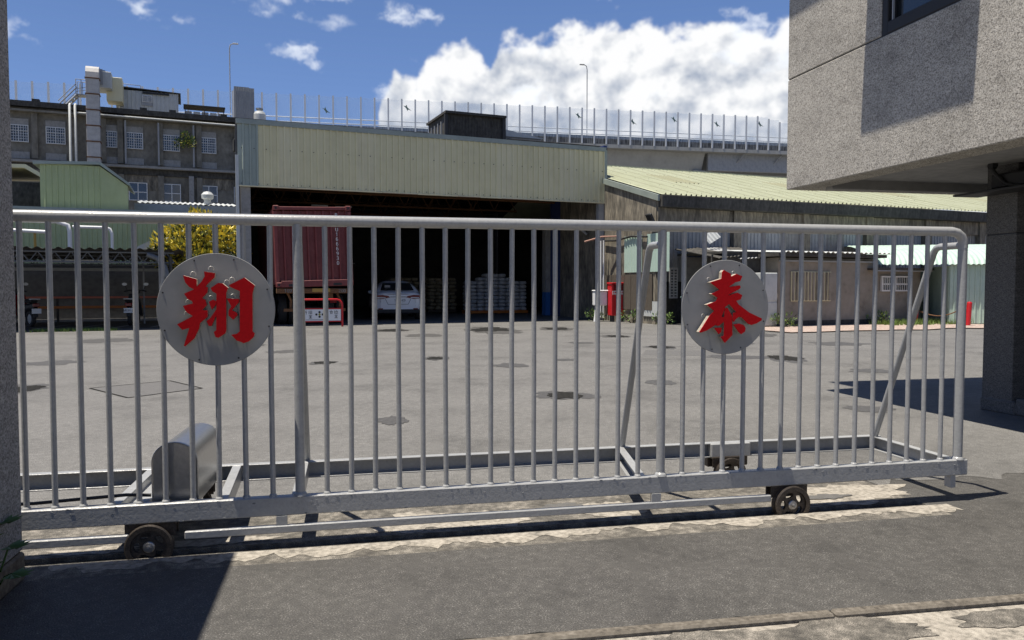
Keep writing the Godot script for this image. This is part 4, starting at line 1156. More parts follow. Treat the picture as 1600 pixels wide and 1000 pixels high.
	for i in 3:
		var aw := Shape.new()
		aw.ribbed(0.85, 2.2, 0.14, 0.03, true, Transform3D(Basis(Vector3(0, 0, 1), 0.10 - i * 0.04) * Basis(Vector3(1, 0, 0), PI / 2 + 0.16 + i * 0.03), Vector3(0.1 + i * 0.82, 2.45 + i * 0.06, 0.1)))
		put(aw, "sheet", M.grime if i != 1 else M.zinc, t)
	for a in [0.15, 1.3, 2.4]:
		boxpart("post", Vector3(a, 1.1, 2.0), Vector3(0.05, 2.2, 0.05), M.grime, t)
		var stt := Shape.new()
		stt.tube([Vector3(a, 2.15, 2.0), Vector3(a, 2.45, 0.1)], 0.03, 6)
		put(stt, "rafter", M.grime, t)
	var bent := Shape.new()
	bent.ribbed(0.5, 0.35, 0.12, 0.03, true, Transform3D(Basis(Vector3(0, 0, 1), 0.5) * Basis(Vector3(1, 0, 0), -0.5), Vector3(1.2, 2.62, 0.5)))
	put(bent, "bent_sheet", M.zinc_pale, t)
	var nt := thing("notice_board", "pale printed notice board in the shade under the awning", "notice", yard(13.65, 1.18, -3.66), YARD_TURN)
	boxpart("board", Vector3(0.6, 0.1, 0), Vector3(1.25, 0.5, 0.03), M.zinc_pale, nt)
	var nl := Shape.new()
	for j in 4:
		for i in 18:
			nl.box(Vector3(0.08 + i * 0.062, 0.27 - j * 0.105, 0.02), Vector3(0.042 if (i * 7 + j) % 5 else 0.01, 0.055 if j == 0 else 0.03, 0.006))
	put(nl, "lettering", M.dark, nt)
	var n2 := thing("notice_strip", "tall narrow printed notice beside the awning post", "notice", yard(13.05, 0.9, -3.66), YARD_TURN)
	boxpart("board", Vector3(0.15, 0.45, 0), Vector3(0.32, 1.0, 0.03), M.old_pale, n2)
	var n2l := Shape.new()
	for c in 2:
		for i in 10:
			n2l.box(Vector3(0.08 + c * 0.14, 0.86 - i * 0.092, 0.02), Vector3(0.08, 0.05, 0.006))
	put(n2l, "lettering", M.dark, n2)
	var bn := thing("waste_bin", "grey-green plastic wheeled bin under the awning", "bin", yard(13.55, 0, -4.3), YARD_TURN)
	var bp := Shape.new()
	bp.prism(PackedVector2Array([Vector2(-0.23, 0.06), Vector2(0.23, 0.06), Vector2(0.29, 0.85), Vector2(-0.29, 0.85)]), -0.28, 0.28)
	put(bp, "tub", M.bin_green, bn)
	boxpart("lid", Vector3(0, 0.89, 0), Vector3(0.64, 0.06, 0.64), M.bin_green, bn, 0.02)
	for x in [-0.2, 0.2]:
		var wl := Shape.new()
		wl.lathe([Vector2(0, -0.025), Vector2(0.09, -0.025), Vector2(0.09, 0.025), Vector2(0, 0.025)], 14, Transform3D(Basis(Vector3(0, 0, 1), PI / 2), Vector3(x, 0.09, 0.26)))
		put(wl, "wheel", M.rubber, bn)
	# plaster hut
	var h := thing("plaster_hut", "brown plaster hut with striped shutter and ragged metal roof edge", "hut", yard(15.13, 0, -6.36), YARD_TURN)
	boxpart("wall", Vector3(1.98, 1.06, -1.4), Vector3(3.95, 2.12, 2.75), M.plaster, h)
	boxpart("plinth", Vector3(1.98, 0.09, -1.4), Vector3(3.99, 0.18, 2.79), M.grime, h)
	boxpart("roof_edge", Vector3(1.9, 2.2, -1.25), Vector3(4.4, 0.1, 3.2), M.grime, h)
	boxpart("cable_tray", Vector3(1.98, 2.02, 0.03), Vector3(3.9, 0.05, 0.08), M.zinc, h)
	var er := Shape.new()
	er.ribbed(4.5, 3.4, 0.2, 0.05, true, Transform3D(Basis(Vector3(1, 0, 0), -PI / 2 + 0.05), Vector3(-0.3, 2.26, 0.42)))
	put(er, "roof_sheet", M.zinc_pale, h)
	var shf := boxpart("shutter", Vector3(1.3, 1.24, 0.0), Vector3(1.6, 0.92, 0.03), M.khaki_pale, h)
	for i in 12:
		boxpart("slat", Vector3(0.57 + i * 0.133, 1.24, 0.02), Vector3(0.07, 0.88, 0.05), M.streaked if i % 3 == 1 else M.plaster, shf)
	# store room between awning and hut: open and dark, with white cabinets
	var sr := thing("store_room", "dark open store room between the awning and the plaster hut", "shed", yard(14.0, 0, -5.0), YARD_TURN)
	boxpart("rear_wall", Vector3(0.4, 1.1, -1.3), Vector3(1.6, 2.2, 0.08), M.inside, sr)
	boxpart("roof", Vector3(0.4, 2.28, -0.4), Vector3(1.75, 0.07, 2.4), M.grime, sr)
	boxpart("fascia", Vector3(0.4, 1.95, 0.75), Vector3(1.7, 0.6, 0.05), M.grime, sr)
	var wc := thing("white_cabinet", "tall white metal cabinet against the plaster hut", "cabinet", yard(14.65, 0, -6.3), YARD_TURN)
	boxpart("body", Vector3(0, 0.85, 0), Vector3(0.56, 1.6, 0.5), M.zinc_pale, wc, 0.015)
	boxpart("door", Vector3(0, 1.22, 0.262), Vector3(0.52, 0.82, 0.02), M.zinc_pale, wc, 0.006)
	boxpart("door", Vector3(0, 0.42, 0.262), Vector3(0.52, 0.66, 0.02), M.zinc_pale, wc, 0.006)
	boxpart("plinth", Vector3(0, 0.03, 0), Vector3(0.5, 0.06, 0.44), M.dark, wc)
	# guard room with barred window and arched shed
	var g := thing("guard_room", "small beige room with sliding barred window under a metal eave", "hut", yard(19.2, 0, -6.3), YARD_TURN)
	boxpart("wall", Vector3(1.05, 0.93, -1.3), Vector3(2.1, 1.86, 2.5), M.plaster, g)
	barred_window(g, 0.88, 1.33, 1.25, 0.46, 0.0, false)
	var gb := Shape.new()
	for i in 14:
		gb.box(Vector3(0.33 + i * 0.085, 1.33, 0.045), Vector3(0.014, 0.42, 0.014))
	put(gb, "window_grille", M.frame_white, g)
	boxpart("eave", Vector3(0.9, 1.8, 0.15), Vector3(2.6, 0.07, 0.5), M.grime, g)
	boxpart("eave_edge", Vector3(0.9, 1.74, 0.38), Vector3(2.5, 0.03, 0.03), M.zinc, g)
	var s := thing("arched_shed", "pale mint corrugated shed with curved roof beside the guard room", "shed", yard(19.2, 0, -6.0), -0.2)
	for i in 12:
		var ws := Shape.new()
		if i > 3:
			ws.ribbed(0.62, 1.9, 0.155, 0.03, false, Transform3D(Basis.IDENTITY, Vector3(i * 0.62, 0.05, 0)))
			put(ws, "wall_sheet", M.mint, s)
	boxpart("core", Vector3(4.9, 0.95, -1.6), Vector3(4.9, 1.9, 3.1), M.mint, s)
	for i in 12:
		var rs2 := Shape.new()
		var i0 := i
		rs2.grid(func(a: float, b: float) -> Vector3:
			var ang := b * PI * 0.5
			var wv := 0.03 * (0.5 - 0.5 * cos(a * TAU * 4.0))
			return Vector3((i0 + a) * 0.62 - 0.1, 1.93 + sin(ang) * 0.78 + wv, 0.22 - (1.0 - cos(ang)) * 3.4 - sin(ang) * 0.2), 24, 8)
		put(rs2, "roof_sheet", M.mint, s)
	# bollards and chain
	var b1 := thing("bollard", "red steel bollard with chain in front of the arched shed", "bollard", yard(20.9, 0, -8.3), 0.0, "red bollards")
	var bb := Shape.new()
	bb.lathe([Vector2(0, 0), Vector2(0.075, 0), Vector2(0.075, 0.72), Vector2(0.06, 0.76), Vector2(0, 0.77)], 16, Transform3D(Basis(Vector3(0, 0, 1), -0.06), Vector3.ZERO))
	put(bb, "post", M.red, b1)
	var b2 := copy(b1, "bollard", yard(20.55, 0, -6.7), 0.0, "red bollard half hidden by the gate brace at the guard room corner")
	b2.scale.y = 0.85
	var ch := Shape.new()
	var pts := []
	for i in 15:
		var f2 := i / 14.0
		pts.append((b1.position + Vector3(0, 0.66, 0)).lerp(b2.position + Vector3(0, 0.5, 0), f2) - Vector3(0, sin(f2 * PI) * 0.28, 0))
	ch.tube(pts, 0.018, 6)
	tag(put(ch, "chain", M.rust), "rusty chain slung between the two red bollards", "chain")

# ------------------------------------------------------------------ carport and green shed
func build_carport() -> void:
	var g := thing("green_shed", "tall green ribbed metal shed with sloping roof behind the carport", "shed", yard(-6.38, 0, 8.0), YARD_TURN)
	for i in 5:
		var ws := Shape.new()
		ws.ribbed(0.39, 5.75, 0.195, 0.03, false, Transform3D(Basis.IDENTITY, Vector3(i * 0.39, 0, 0)))
		put(ws, "wall_panel", M.green_wall, g)
	var sd := Shape.new()
	sd.prism(PackedVector2Array([Vector2(1.95, 0), Vector2(2.88, 0), Vector2(2.88, 5.05), Vector2(1.95, 5.75)]), -0.4, 0.0)
	put(sd, "side_wall", M.green_wall, g)
	boxpart("core", Vector3(0.96, 2.8, -1.5), Vector3(1.85, 5.6, 2.9), M.green_wall, g)
	var rf := Shape.new()
	rf.prism(PackedVector2Array([Vector2(-0.2, 5.70), Vector2(1.95, 5.80), Vector2(2.95, 5.05), Vector2(2.95, 5.15), Vector2(1.97, 5.91), Vector2(-0.2, 5.81)]), -3.0, 0.12)
	put(rf, "roof", M.grey_green, g)
	var lowg := thing("green_wall", "long green ribbed metal wall behind the carport roof", "wall", yard(-12.0, 0, 7.4), YARD_TURN)
	for i in 24:
		var ls := Shape.new()
		ls.ribbed(0.5, 4.0, 0.17, 0.03, false, Transform3D(Basis.IDENTITY, Vector3(i * 0.5, 0, 0)))
		put(ls, "wall_panel", M.green_wall, lowg)
	boxpart("coping", Vector3(6, 4.05, -0.05), Vector3(12, 0.1, 0.3), M.grey_green, lowg)
	var gh := thing("gable_store", "dark store with pale ribbed roof behind the green shed", "shed", yard(-11.4, 0, 12.0), YARD_TURN)
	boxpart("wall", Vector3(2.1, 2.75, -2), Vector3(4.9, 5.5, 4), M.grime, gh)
	var gr := Shape.new()
	gr.prism(PackedVector2Array([Vector2(-0.3, 5.9), Vector2(3.9, 6.05), Vector2(4.9, 5.45), Vector2(4.9, 5.6), Vector2(3.95, 6.2), Vector2(-0.3, 6.05)]), -4.2, 0.2)
	put(gr, "roof", M.khaki_pale, gh)
	# low roof with turbine ventilator beside the warehouse
	var l := thing("low_roof", "low pale ribbed roof with flashing between green shed and warehouse", "roof", yard(-3.4, 0, 11.0), YARD_TURN)
	boxpart("wall", Vector3(2.0, 2.2, -1.5), Vector3(4.0, 4.4, 3), M.green_wall, l)
	boxpart("flashing", Vector3(2.0, 4.55, 0.05), Vector3(4.1, 0.3, 0.1), M.zinc_pale, l)
	var lr := Shape.new()
	lr.ribbed(4.1, 3.4, 0.2, 0.05, true, Transform3D(Basis(Vector3(1, 0, 0), -PI / 2 + 0.12), Vector3(-0.05, 4.72, 0.1)))
	put(lr, "roof_sheet", M.zinc_pale, l)
	var v := thing("turbine_ventilator", "round white turbine ventilator on the low roof", "ventilator", yard(-0.6, 4.75, 11.6), YARD_TURN)
	var vt := Shape.new()
	vt.lathe([Vector2(0.14, 0), Vector2(0.14, 0.3), Vector2(0.24, 0.34), Vector2(0.26, 0.5), Vector2(0.16, 0.62), Vector2(0, 0.66)], 18)
	put(vt, "head", M.zinc_pale, v)
	# overhead pipes in front of the green wall
	var pp := thing("overhead_pipes", "white pipes rising above the carport roof in front of the green wall", "pipes", yard(-8.5, 0, 5.0), YARD_TURN)
	var p1 := Shape.new()
	p1.tube([Vector3(0, 3.45, 0), Vector3(3.0, 3.42, 0), Vector3(3.35, 3.3, 0), Vector3(3.4, 3.1, 0), Vector3(3.4, 2.2, 0)], 0.07, 8)
	put(p1, "pipe", M.white, pp)
	var p2 := Shape.new()
	p2.tube([Vector3(0, 3.15, 0.1), Vector3(2.8, 3.05, 0.1)], 0.06, 8)
	put(p2, "pipe", M.white, pp)
	var p3 := Shape.new()
	p3.tube([Vector3(3.5, 3.25, 0.1), Vector3(4.5, 3.25, 0.1), Vector3(4.62, 3.2, 0.1), Vector3(4.68, 3.05, 0.1), Vector3(4.68, 2.2, 0.1)], 0.05, 8)
	put(p3, "pipe", M.white, pp)
	var p4 := Shape.new()
	p4.tube([Vector3(2.4, 2.2, 0.1), Vector3(2.4, 3.0, 0.1)], 0.04, 8)
	put(p4, "pipe", M.rust_yellow, pp)
	# carport
	var o := thing("carport", "dark corrugated carport roof on lattice trusses over scooter bays", "carport", yard(-11.0, 0, 0), YARD_TURN)
	for i in 13:
		var rs := Shape.new()
		rs.ribbed(0.75, 6.6, 0.25, 0.06, true, Transform3D(Basis(Vector3(1, 0, 0), -PI / 2 - 0.02), Vector3(i * 0.75 - 0.3, 2.26, 0.7)))
		put(rs, "roof_sheet", M.grime, o)
	for z in [0.5, -2.5, -5.3]:
		var tr := Shape.new()
		tr.tube([Vector3(0, 2.2, z), Vector3(9.2, 2.2, z)], 0.028, 6)
		tr.tube([Vector3(0, 1.92, z), Vector3(9.2, 1.92, z)], 0.028, 6)
		for i in 23:
			tr.tube([Vector3(i * 0.4, 1.92, z), Vector3(i * 0.4 + 0.2, 2.2, z)], 0.014, 4, false)
			tr.tube([Vector3(i * 0.4 + 0.2, 2.2, z), Vector3(i * 0.4 + 0.4, 1.92, z)], 0.014, 4, false)
		put(tr, "truss", M.gate_dark, o)
		for a in [0.2, 9.1]:
			var ps := Shape.new()
			ps.tube([Vector3(a, 0, z), Vector3(a, 2.1, z)], 0.05, 8)
			put(ps, "post", M.grime, o)
	var dp := Shape.new()
	dp.tube([Vector3(8.5, 2.15, 0.62), Vector3(8.75, 2.05, 0.62), Vector3(8.95, 1.8, 0.62), Vector3(9.05, 1.4, 0.62), Vector3(9.08, 0, 0.62)], 0.075, 8)
	put(dp, "downpipe", M.gate_dark, o)
	boxpart("light_fitting", Vector3(6.6, 1.98, -1.0), Vector3(1.8, 0.1, 0.2), M.zinc_pale, o, 0.02)
	boxpart("rear_gutter", Vector3(4.8, 1.83, -5.7), Vector3(9.6, 0.1, 0.12), M.zinc_pale, o)
	boxpart("rear_wall", Vector3(4.8, 1.0, -6.3), Vector3(9.8, 2.0, 0.1), M.inside, o)
	boxpart("rear_kerb", Vector3(4.8, 0.05, -5.9), Vector3(9.6, 0.1, 0.12), M.old_pale, o)
	var br := thing("bay_barrier", "long two-rail barrier painted salmon and orange behind the scooters", "barrier", yard(-11.0, 0, 5.6), YARD_TURN)
	boxpart("rail", Vector3(4.8, 0.86, 0), Vector3(9.5, 0.07, 0.06), M.salmon, br, 0.01)
	boxpart("rail", Vector3(4.8, 0.52, 0), Vector3(9.5, 0.09, 0.06), M.orange, br, 0.01)
	for a in [1.0, 3.2, 5.4, 7.6, 9.4]:
		boxpart("post", Vector3(a, 0.44, -0.07), Vector3(0.07, 0.88, 0.07), M.grime, br)
	# pale tilted canopy beside the bush
	var wt := thing("white_canopy", "pale sheet-metal hood beside the yellow bush", "canopy", yard(-3.1, 0, 3.0), YARD_TURN)
	var wp := Shape.new()
	wp.prism(PackedVector2Array([Vector2(0, 2.45), Vector2(2.4, 2.45), Vector2(2.3, 2.6), Vector2(0.5, 2.72)]), -1.0, 0.0)
	put(wp, "hood", M.zinc_pale, wt)
	for a in [0.3, 2.2]:
		boxpart("post", Vector3(a, 1.22, -0.5), Vector3(0.05, 2.45, 0.05), M.zinc, wt)

# ------------------------------------------------------------------ vehicles
func wheel(parent: Node, at: Vector3, r: float, w: float, turn := 0.0) -> void:
	var b := Basis(Vector3.UP, turn) * Basis(Vector3(0, 0, 1), PI / 2)
	var t := Shape.new()
	t.lathe([Vector2(r * 0.62, -w / 2), Vector2(r * 0.92, -w / 2), Vector2(r, -w * 0.35), Vector2(r, w * 0.35), Vector2(r * 0.92, w / 2), Vector2(r * 0.62, w / 2)], 24, Transform3D(b, at))
	var o := put(t, "wheel", M.rubber, parent)
	var k := Shape.new()
	k.lathe([Vector2(0, -w * 0.42), Vector2(r * 0.3, -w * 0.42), Vector2(r * 0.62, -w * 0.3), Vector2(r * 0.62, w * 0.3), Vector2(r * 0.3, w * 0.42), Vector2(0, w * 0.42)], 20, Transform3D(b, at))
	put(k, "rim", M.zinc, o)

func lettering(text: String, size: float, depth := 0.01) -> TextMesh:
	var t := TextMesh.new()
	var f := SystemFont.new()
	f.font_names = PackedStringArray(["Droid Sans"])
	t.font = f; t.text = text; t.font_size = 32; t.pixel_size = size / 32.0; t.depth = depth
	return t

func build_vehicles() -> void:
	# shipping container on a trailer
	var tilt := Basis(Vector3(0, 0, 1), 0.03)
	var c := thing("shipping_container", "wine red corrugated shipping container backed into the warehouse", "container", yard(1.06, 1.2, -0.25), YARD_TURN)
	c.basis = Basis(Vector3.UP, YARD_TURN) * tilt
	var W := 2.36
	var H := 2.5
	var ce := Shape.new()
	ce.ribbed(W - 0.2, H - 0.34, 0.24, 0.09, false, Transform3D(Basis.IDENTITY, Vector3(0.1, 0.2, -0.11)))
	put(ce, "end_wall", M.wine, c)
	for x in [0.05, W - 0.05]:
		boxpart("corner_post", Vector3(x, H / 2, -0.05), Vector3(0.11, H - 0.32, 0.12), M.wine, c, 0.01)
	boxpart("top_rail", Vector3(W / 2, H - 0.07, -0.05), Vector3(W - 0.3, 0.1, 0.1), M.wine, c, 0.01)
	boxpart("sill", Vector3(W / 2, 0.1, -0.04), Vector3(W - 0.3, 0.2, 0.12), M.wine, c, 0.01)
	for x in [0.08, W - 0.08]:
		for y in [0.08, H - 0.06]:
			var cc := boxpart("corner_casting", Vector3(x, y, -0.05), Vector3(0.17, 0.15, 0.17), M.wine, c, 0.015)
			boxpart("slot", Vector3(x, y, 0.034), Vector3(0.06, 0.07, 0.006), M.black, cc)
	for x in [0.5, W - 0.5]:
		boxpart("fork_pocket", Vector3(x, 0.06, 0.022), Vector3(0.26, 0.08, 0.006), M.black, c)
	for x in [0.02, W - 0.02]:
		var sd := Shape.new()
		sd.ribbed(5.8, H - 0.2, 0.28, 0.036, false, Transform3D(Basis(Vector3.UP, PI / 2 if x > 1 else -PI / 2), Vector3(x, 0.1, -0.1 if x > 1 else -5.9)))
		put(sd, "side_wall", M.wine, c)
	boxpart("roof", Vector3(W / 2, H - 0.02, -3.0), Vector3(W - 0.06, 0.03, 5.8), M.wine, c)
	boxpart("floor", Vector3(W / 2, 0.06, -3.0), Vector3(W - 0.06, 0.08, 5.8), M.wine, c)
	var code := "BMOU1666930"
	for i in code.length():
		var ch := MeshInstance3D.new()
		ch.mesh = lettering(code[i], 0.15)
		ch.material_override = M.white; ch.name = "lettering"; c.add_child(ch, true)
		ch.position = Vector3(1.9, H - 0.28 - i * 0.15, 0.004)
	var t := thing("trailer", "rusty trailer chassis under the wine red container", "trailer", yard(1.06, 0, -0.25), YARD_TURN)
	boxpart("rear_beam", Vector3(W / 2, 1.1, -0.06), Vector3(W, 0.15, 0.12), M.rust, t, 0.01)
	boxpart("marker_plate", Vector3(1.35, 1.12, 0.006), Vector3(0.55, 0.11, 0.012), M.rust_yellow, t)
	for q in [["1091", 0.38], ["200", 2.0]]:
		var tx := MeshInstance3D.new()
		tx.mesh = lettering(q[0], 0.14); tx.material_override = M.old_pale; tx.name = "lettering"; t.add_child(tx, true)
		tx.position = Vector3(q[1], 1.1, 0.008)
	for x in [0.7, 1.66]:
		boxpart("chassis_rail", Vector3(x, 0.98, -3.0), Vector3(0.14, 0.3, 5.8), M.rust, t)
	for x in [0.28, 0.6, 1.76, 2.08]:
		for z in [-1.3, -2.6]:
			wheel(t, Vector3(x, 0.5, z), 0.5, 0.26)
	for z in [-1.3, -2.6]:
		boxpart("axle", Vector3(W / 2, 0.5, z), Vector3(1.9, 0.12, 0.12), M.dark, t)
	for x in [0.34, 1.86]:
		var br := Shape.new()
		br.tube([Vector3(x, 1.05, -0.2), Vector3(x + 0.12, 0.8, -0.25), Vector3(x + 0.1, 0.45, -0.25)], 0.04, 6)
		put(br, "bracket", M.rust, t)
	boxpart("bumper", Vector3(W / 2, 0.5, -0.2), Vector3(1.9, 0.09, 0.08), M.rust, t)
	boxpart("tail_lamp", Vector3(1.75, 0.78, -0.2), Vector3(0.2, 0.12, 0.06), M.red_lamp, t)
	# barrier sign
	var b := thing("barrier_sign", "red tubular safety barrier with white printed panel", "barrier", yard(1.5, 0, -0.95), YARD_TURN)
	var bt := Shape.new()
	bt.tube([Vector3(0, 0, 0), Vector3(0, 0.68, 0), Vector3(0.03, 0.76, 0), Vector3(0.09, 0.82, 0), Vector3(0.17, 0.84, 0), Vector3(1.26, 0.84, 0), Vector3(1.34, 0.82, 0), Vector3(1.40, 0.76, 0), Vector3(1.43, 0.68, 0), Vector3(1.43, 0, 0)], 0.032, 10)
	put(bt, "frame", M.red, b)
	for y in [0.56, 0.17]:
		boxpart("cross_bar", Vector3(0.715, y, 0), Vector3(1.37, 0.03, 0.03), M.red, b)
	var pn := boxpart("panel", Vector3(0.715, 0.365, 0), Vector3(1.34, 0.35, 0.02), M.white, b)
	var star := Shape.new()
	for q in [Vector2(0, 0.07), Vector2(0, -0.07), Vector2(0.095, 0), Vector2(-0.095, 0)]:
		star.prism(ring(0.034, 12, Vector2(0.74, 0.385) + q), 0.011, 0.017)
	put(star, "emblem", M.dark, pn)
	var star2 := Shape.new()
	star2.prism(ring(0.04, 4, Vector2(0.74, 0.385)), 0.011, 0.016)
	put(star2, "emblem", M.leaf_lime, pn)
	# strokes of the printed characters: x, y, width, height
	var strokes := Shape.new()
	var glyphs := {
		"tian": [[0, .04, .09, .012], [0, .005, .1, .012], [-.02, -.03, .012, .06], [.025, -.03, .012, .06]],
		"hou": [[-.045, 0, .012, .1], [.015, .04, .07, .012], [.015, .01, .08, .012], [.015, -.02, .07, .012], [-.005, -.04, .012, .03], [.04, -.04, .012, .03]],
		"quan": [[-.02, .04, .05, .012], [.02, .04, .05, .012], [0, .012, .07, .012], [0, -.01, .012, .06], [0, -.045, .1, .012], [0, -.018, .06, .01]],
		"fang": [[0, .045, .012, .03], [0, .025, .1, .012], [-.02, -.02, .012, .07], [.03, -.015, .012, .06], [.005, .0, .05, .012], [.01, -.045, .03, .012]],
		"wei": [[-.045, 0, .012, .1], [.015, .045, .012, .02], [.015, .025, .075, .012], [-.005, -.005, .012, .04], [.035, -.005, .012, .04], [.015, -.04, .08, .012]]}
	for q in [["tian", .32, .45], ["hou", .47, .45], ["quan", .47, .32], ["fang", 1.09, .45], ["wei", 1.24, .45], ["quan", 1.24, .32], ["quan", .2, .45], ["tian", .95, .45]]:
		for s in glyphs[q[0]]:
			strokes.box(Vector3(q[1] + s[0], q[2] + s[1], 0.013), Vector3(s[2], s[3], 0.006))
	put(strokes, "lettering", M.dark, pn)
	var small := Shape.new()
	for i in 22:
		small.box(Vector3(0.34 + i * 0.03, 0.225, 0.013), Vector3(0.02, 0.014, 0.005))
	put(small, "lettering", M.dark, pn)
	# white saloon seen from behind
	var k := thing("parked_car", "white saloon car parked nose first inside the warehouse", "car", yard(5.5, 0.02, 2.2), 0.22)
	# cross-section half widths and heights along the length, z 0 = rear bumper, going forward
	var secs := [[0.0, .62, .34, .95], [0.06, .80, .30, 1.0], [0.25, .89, .26, 1.06], [0.7, .915, .22, 1.07], [1.4, .92, .2, 1.0], [2.6, .92, .2, .97], [3.6, .91, .2, .95], [4.2, .88, .22, .86], [4.6, .80, .26, .74], [4.8, .6, .3, .62]]
	var body := Shape.new()
	body.grid(func(u: float, v: float) -> Vector3:
		var f := u * (secs.size() - 1)
		var i := mini(int(f), secs.size() - 2)
		var g := f - i
		var z: float = lerpf(secs[i][0], secs[i + 1][0], g)
		var w: float = lerpf(secs[i][1], secs[i + 1][1], g)
		var y0: float = lerpf(secs[i][2], secs[i + 1][2], g)
		var y1: float = lerpf(secs[i][3], secs[i + 1][3], g)
		var a := v * TAU
		var cx: float = signf(cos(a)) * pow(absf(cos(a)), 0.42)
		var sy: float = signf(sin(a)) * pow(absf(sin(a)), 0.5)
		var yy := (y0 + y1) / 2 + sy * (y1 - y0) / 2
		var nar := 1.0 - 0.07 * smoothstep(0.7, 1.07, yy) - 0.05 * smoothstep(0.5, 0.2, yy)
		return Vector3(cx * w * nar, yy, -z), 36, 40, true)
	var endcap := Shape.new()
	body.prism(PackedVector2Array([Vector2(-.6, .36), Vector2(.6, .36), Vector2(.62, .6), Vector2(.58, .93), Vector2(-.58, .93), Vector2(-.62, .6)]), -0.02, -0.004)
	put(body, "body", M.car, k)
	var cab := Shape.new()
	var cs := [[0.42, .66, 1.04], [0.95, .60, 1.33], [1.5, .585, 1.43], [2.3, .585, 1.44], [3.0, .60, 1.33], [3.7, .68, .98]]
	cab.grid(func(u: float, v: float) -> Vector3:
		var f := u * (cs.size() - 1)
		var i := mini(int(f), cs.size() - 2)
		var g := f - i
		var z: float = lerpf(cs[i][0], cs[i + 1][0], g)
		var w: float = lerpf(cs[i][1], cs[i + 1][1], g)
		var y1: float = lerpf(cs[i][2], cs[i + 1][2], g)
		var a := v * PI
		var sx: float = signf(cos(a)) * pow(absf(cos(a)), 0.5)
		var sy: float = pow(maxf(sin(a), 0.0), 0.35)
		var yy := 0.92 + sy * (y1 - 0.92)
		return Vector3(sx * lerpf(0.84, w, clampf((yy - 0.92) / 0.5, 0, 1)), yy, -z), 20, 24)
	put(cab, "cabin", M.car, k)
	var rw := Shape.new()
	rw.quad(Vector3(-.60, 1.085, -.42), Vector3(.60, 1.085, -.42), Vector3(.50, 1.35, -.93), Vector3(-.50, 1.35, -.93), Vector3(0, 1, 1))
	var rwo := put(rw, "rear_window", M.pane, k)
	boxpart("paper", Vector3(-.34, 1.2, -.62), Vector3(.2, .13, .01), M.old_pale, rwo)
	for sg in [-1.0, 1.0]:
		var sw := Shape.new()
		sw.quad(Vector3(sg * .80, 1.03, -1.1), Vector3(sg * .80, 1.03, -3.0), Vector3(sg * .67, 1.33, -2.7), Vector3(sg * .67, 1.33, -1.35), Vector3(sg, .3, 0))
		put(sw, "side_window", M.pane, k)
		var tl := Shape.new()
		tl.prism(PackedVector2Array([Vector2(sg * .86, .90), Vector2(sg * .80, .79), Vector2(sg * .55, .77), Vector2(sg * .28, .83), Vector2(sg * .34, .88), Vector2(sg * .55, .92)]), -0.06, 0.018)
		var to := put(tl, "tail_light", M.red_lamp, k)
		boxpart("lamp_strip", Vector3(sg * .6, .815, .02), Vector3(.3, .03, .01), M.white, to)
		boxpart("mirror", Vector3(sg * .89, 1.0, -2.75), Vector3(.16, .12, .1), M.car, k, 0.03)
		boxpart("reflector", Vector3(sg * .62, .42, .012), Vector3(.16, .04, .02), M.red_lamp, k)
		for z in [-.95, -3.75]:
			wheel(k, Vector3(sg * .80, .33, z), .33, .22)
	boxpart("bumper", Vector3(0, .33, .0), Vector3(1.5, .14, .06), M.black, k, 0.02)
	boxpart("trim_line", Vector3(0, .845, .004), Vector3(.56, .018, .02), M.black, k)
	var em := Shape.new()
	em.prism(ring(.055, 16, Vector2(0, .925), .7), -.004, .012)
	put(em, "emblem", M.dark, k)
	var pl := boxpart("number_plate", Vector3(0.06, .72, .006), Vector3(.38, .15, .012), M.white, k, 0.003)
	var pt := MeshInstance3D.new()
	pt.mesh = lettering("1790-K9", 0.11, 0.004); pt.material_override = M.dark; pt.name = "lettering"; pl.add_child(pt, true)
	pt.position = Vector3(0.06, .72, .015)
	var seam := Shape.new()
	seam.tube([Vector3(-.45, .77, .0), Vector3(-.36, .58, .012), Vector3(.36, .58, .012), Vector3(.45, .77, .0)], 0.007, 4)
	put(seam, "boot_seam", M.dark, k)
	# dark car deeper in the hall
	# scooters
	scooter("motor_scooter", "dark scooter with white plate and red tail lamp in the carport", yard(-3.15, 0.013, 2.0), YARD_TURN - 0.1, "MEH-2")
	scooter("motor_scooter", "dark scooter with red leg shield parked askew in the carport", yard(-5.75, 0.013, 2.2), YARD_TURN + 0.6, "")

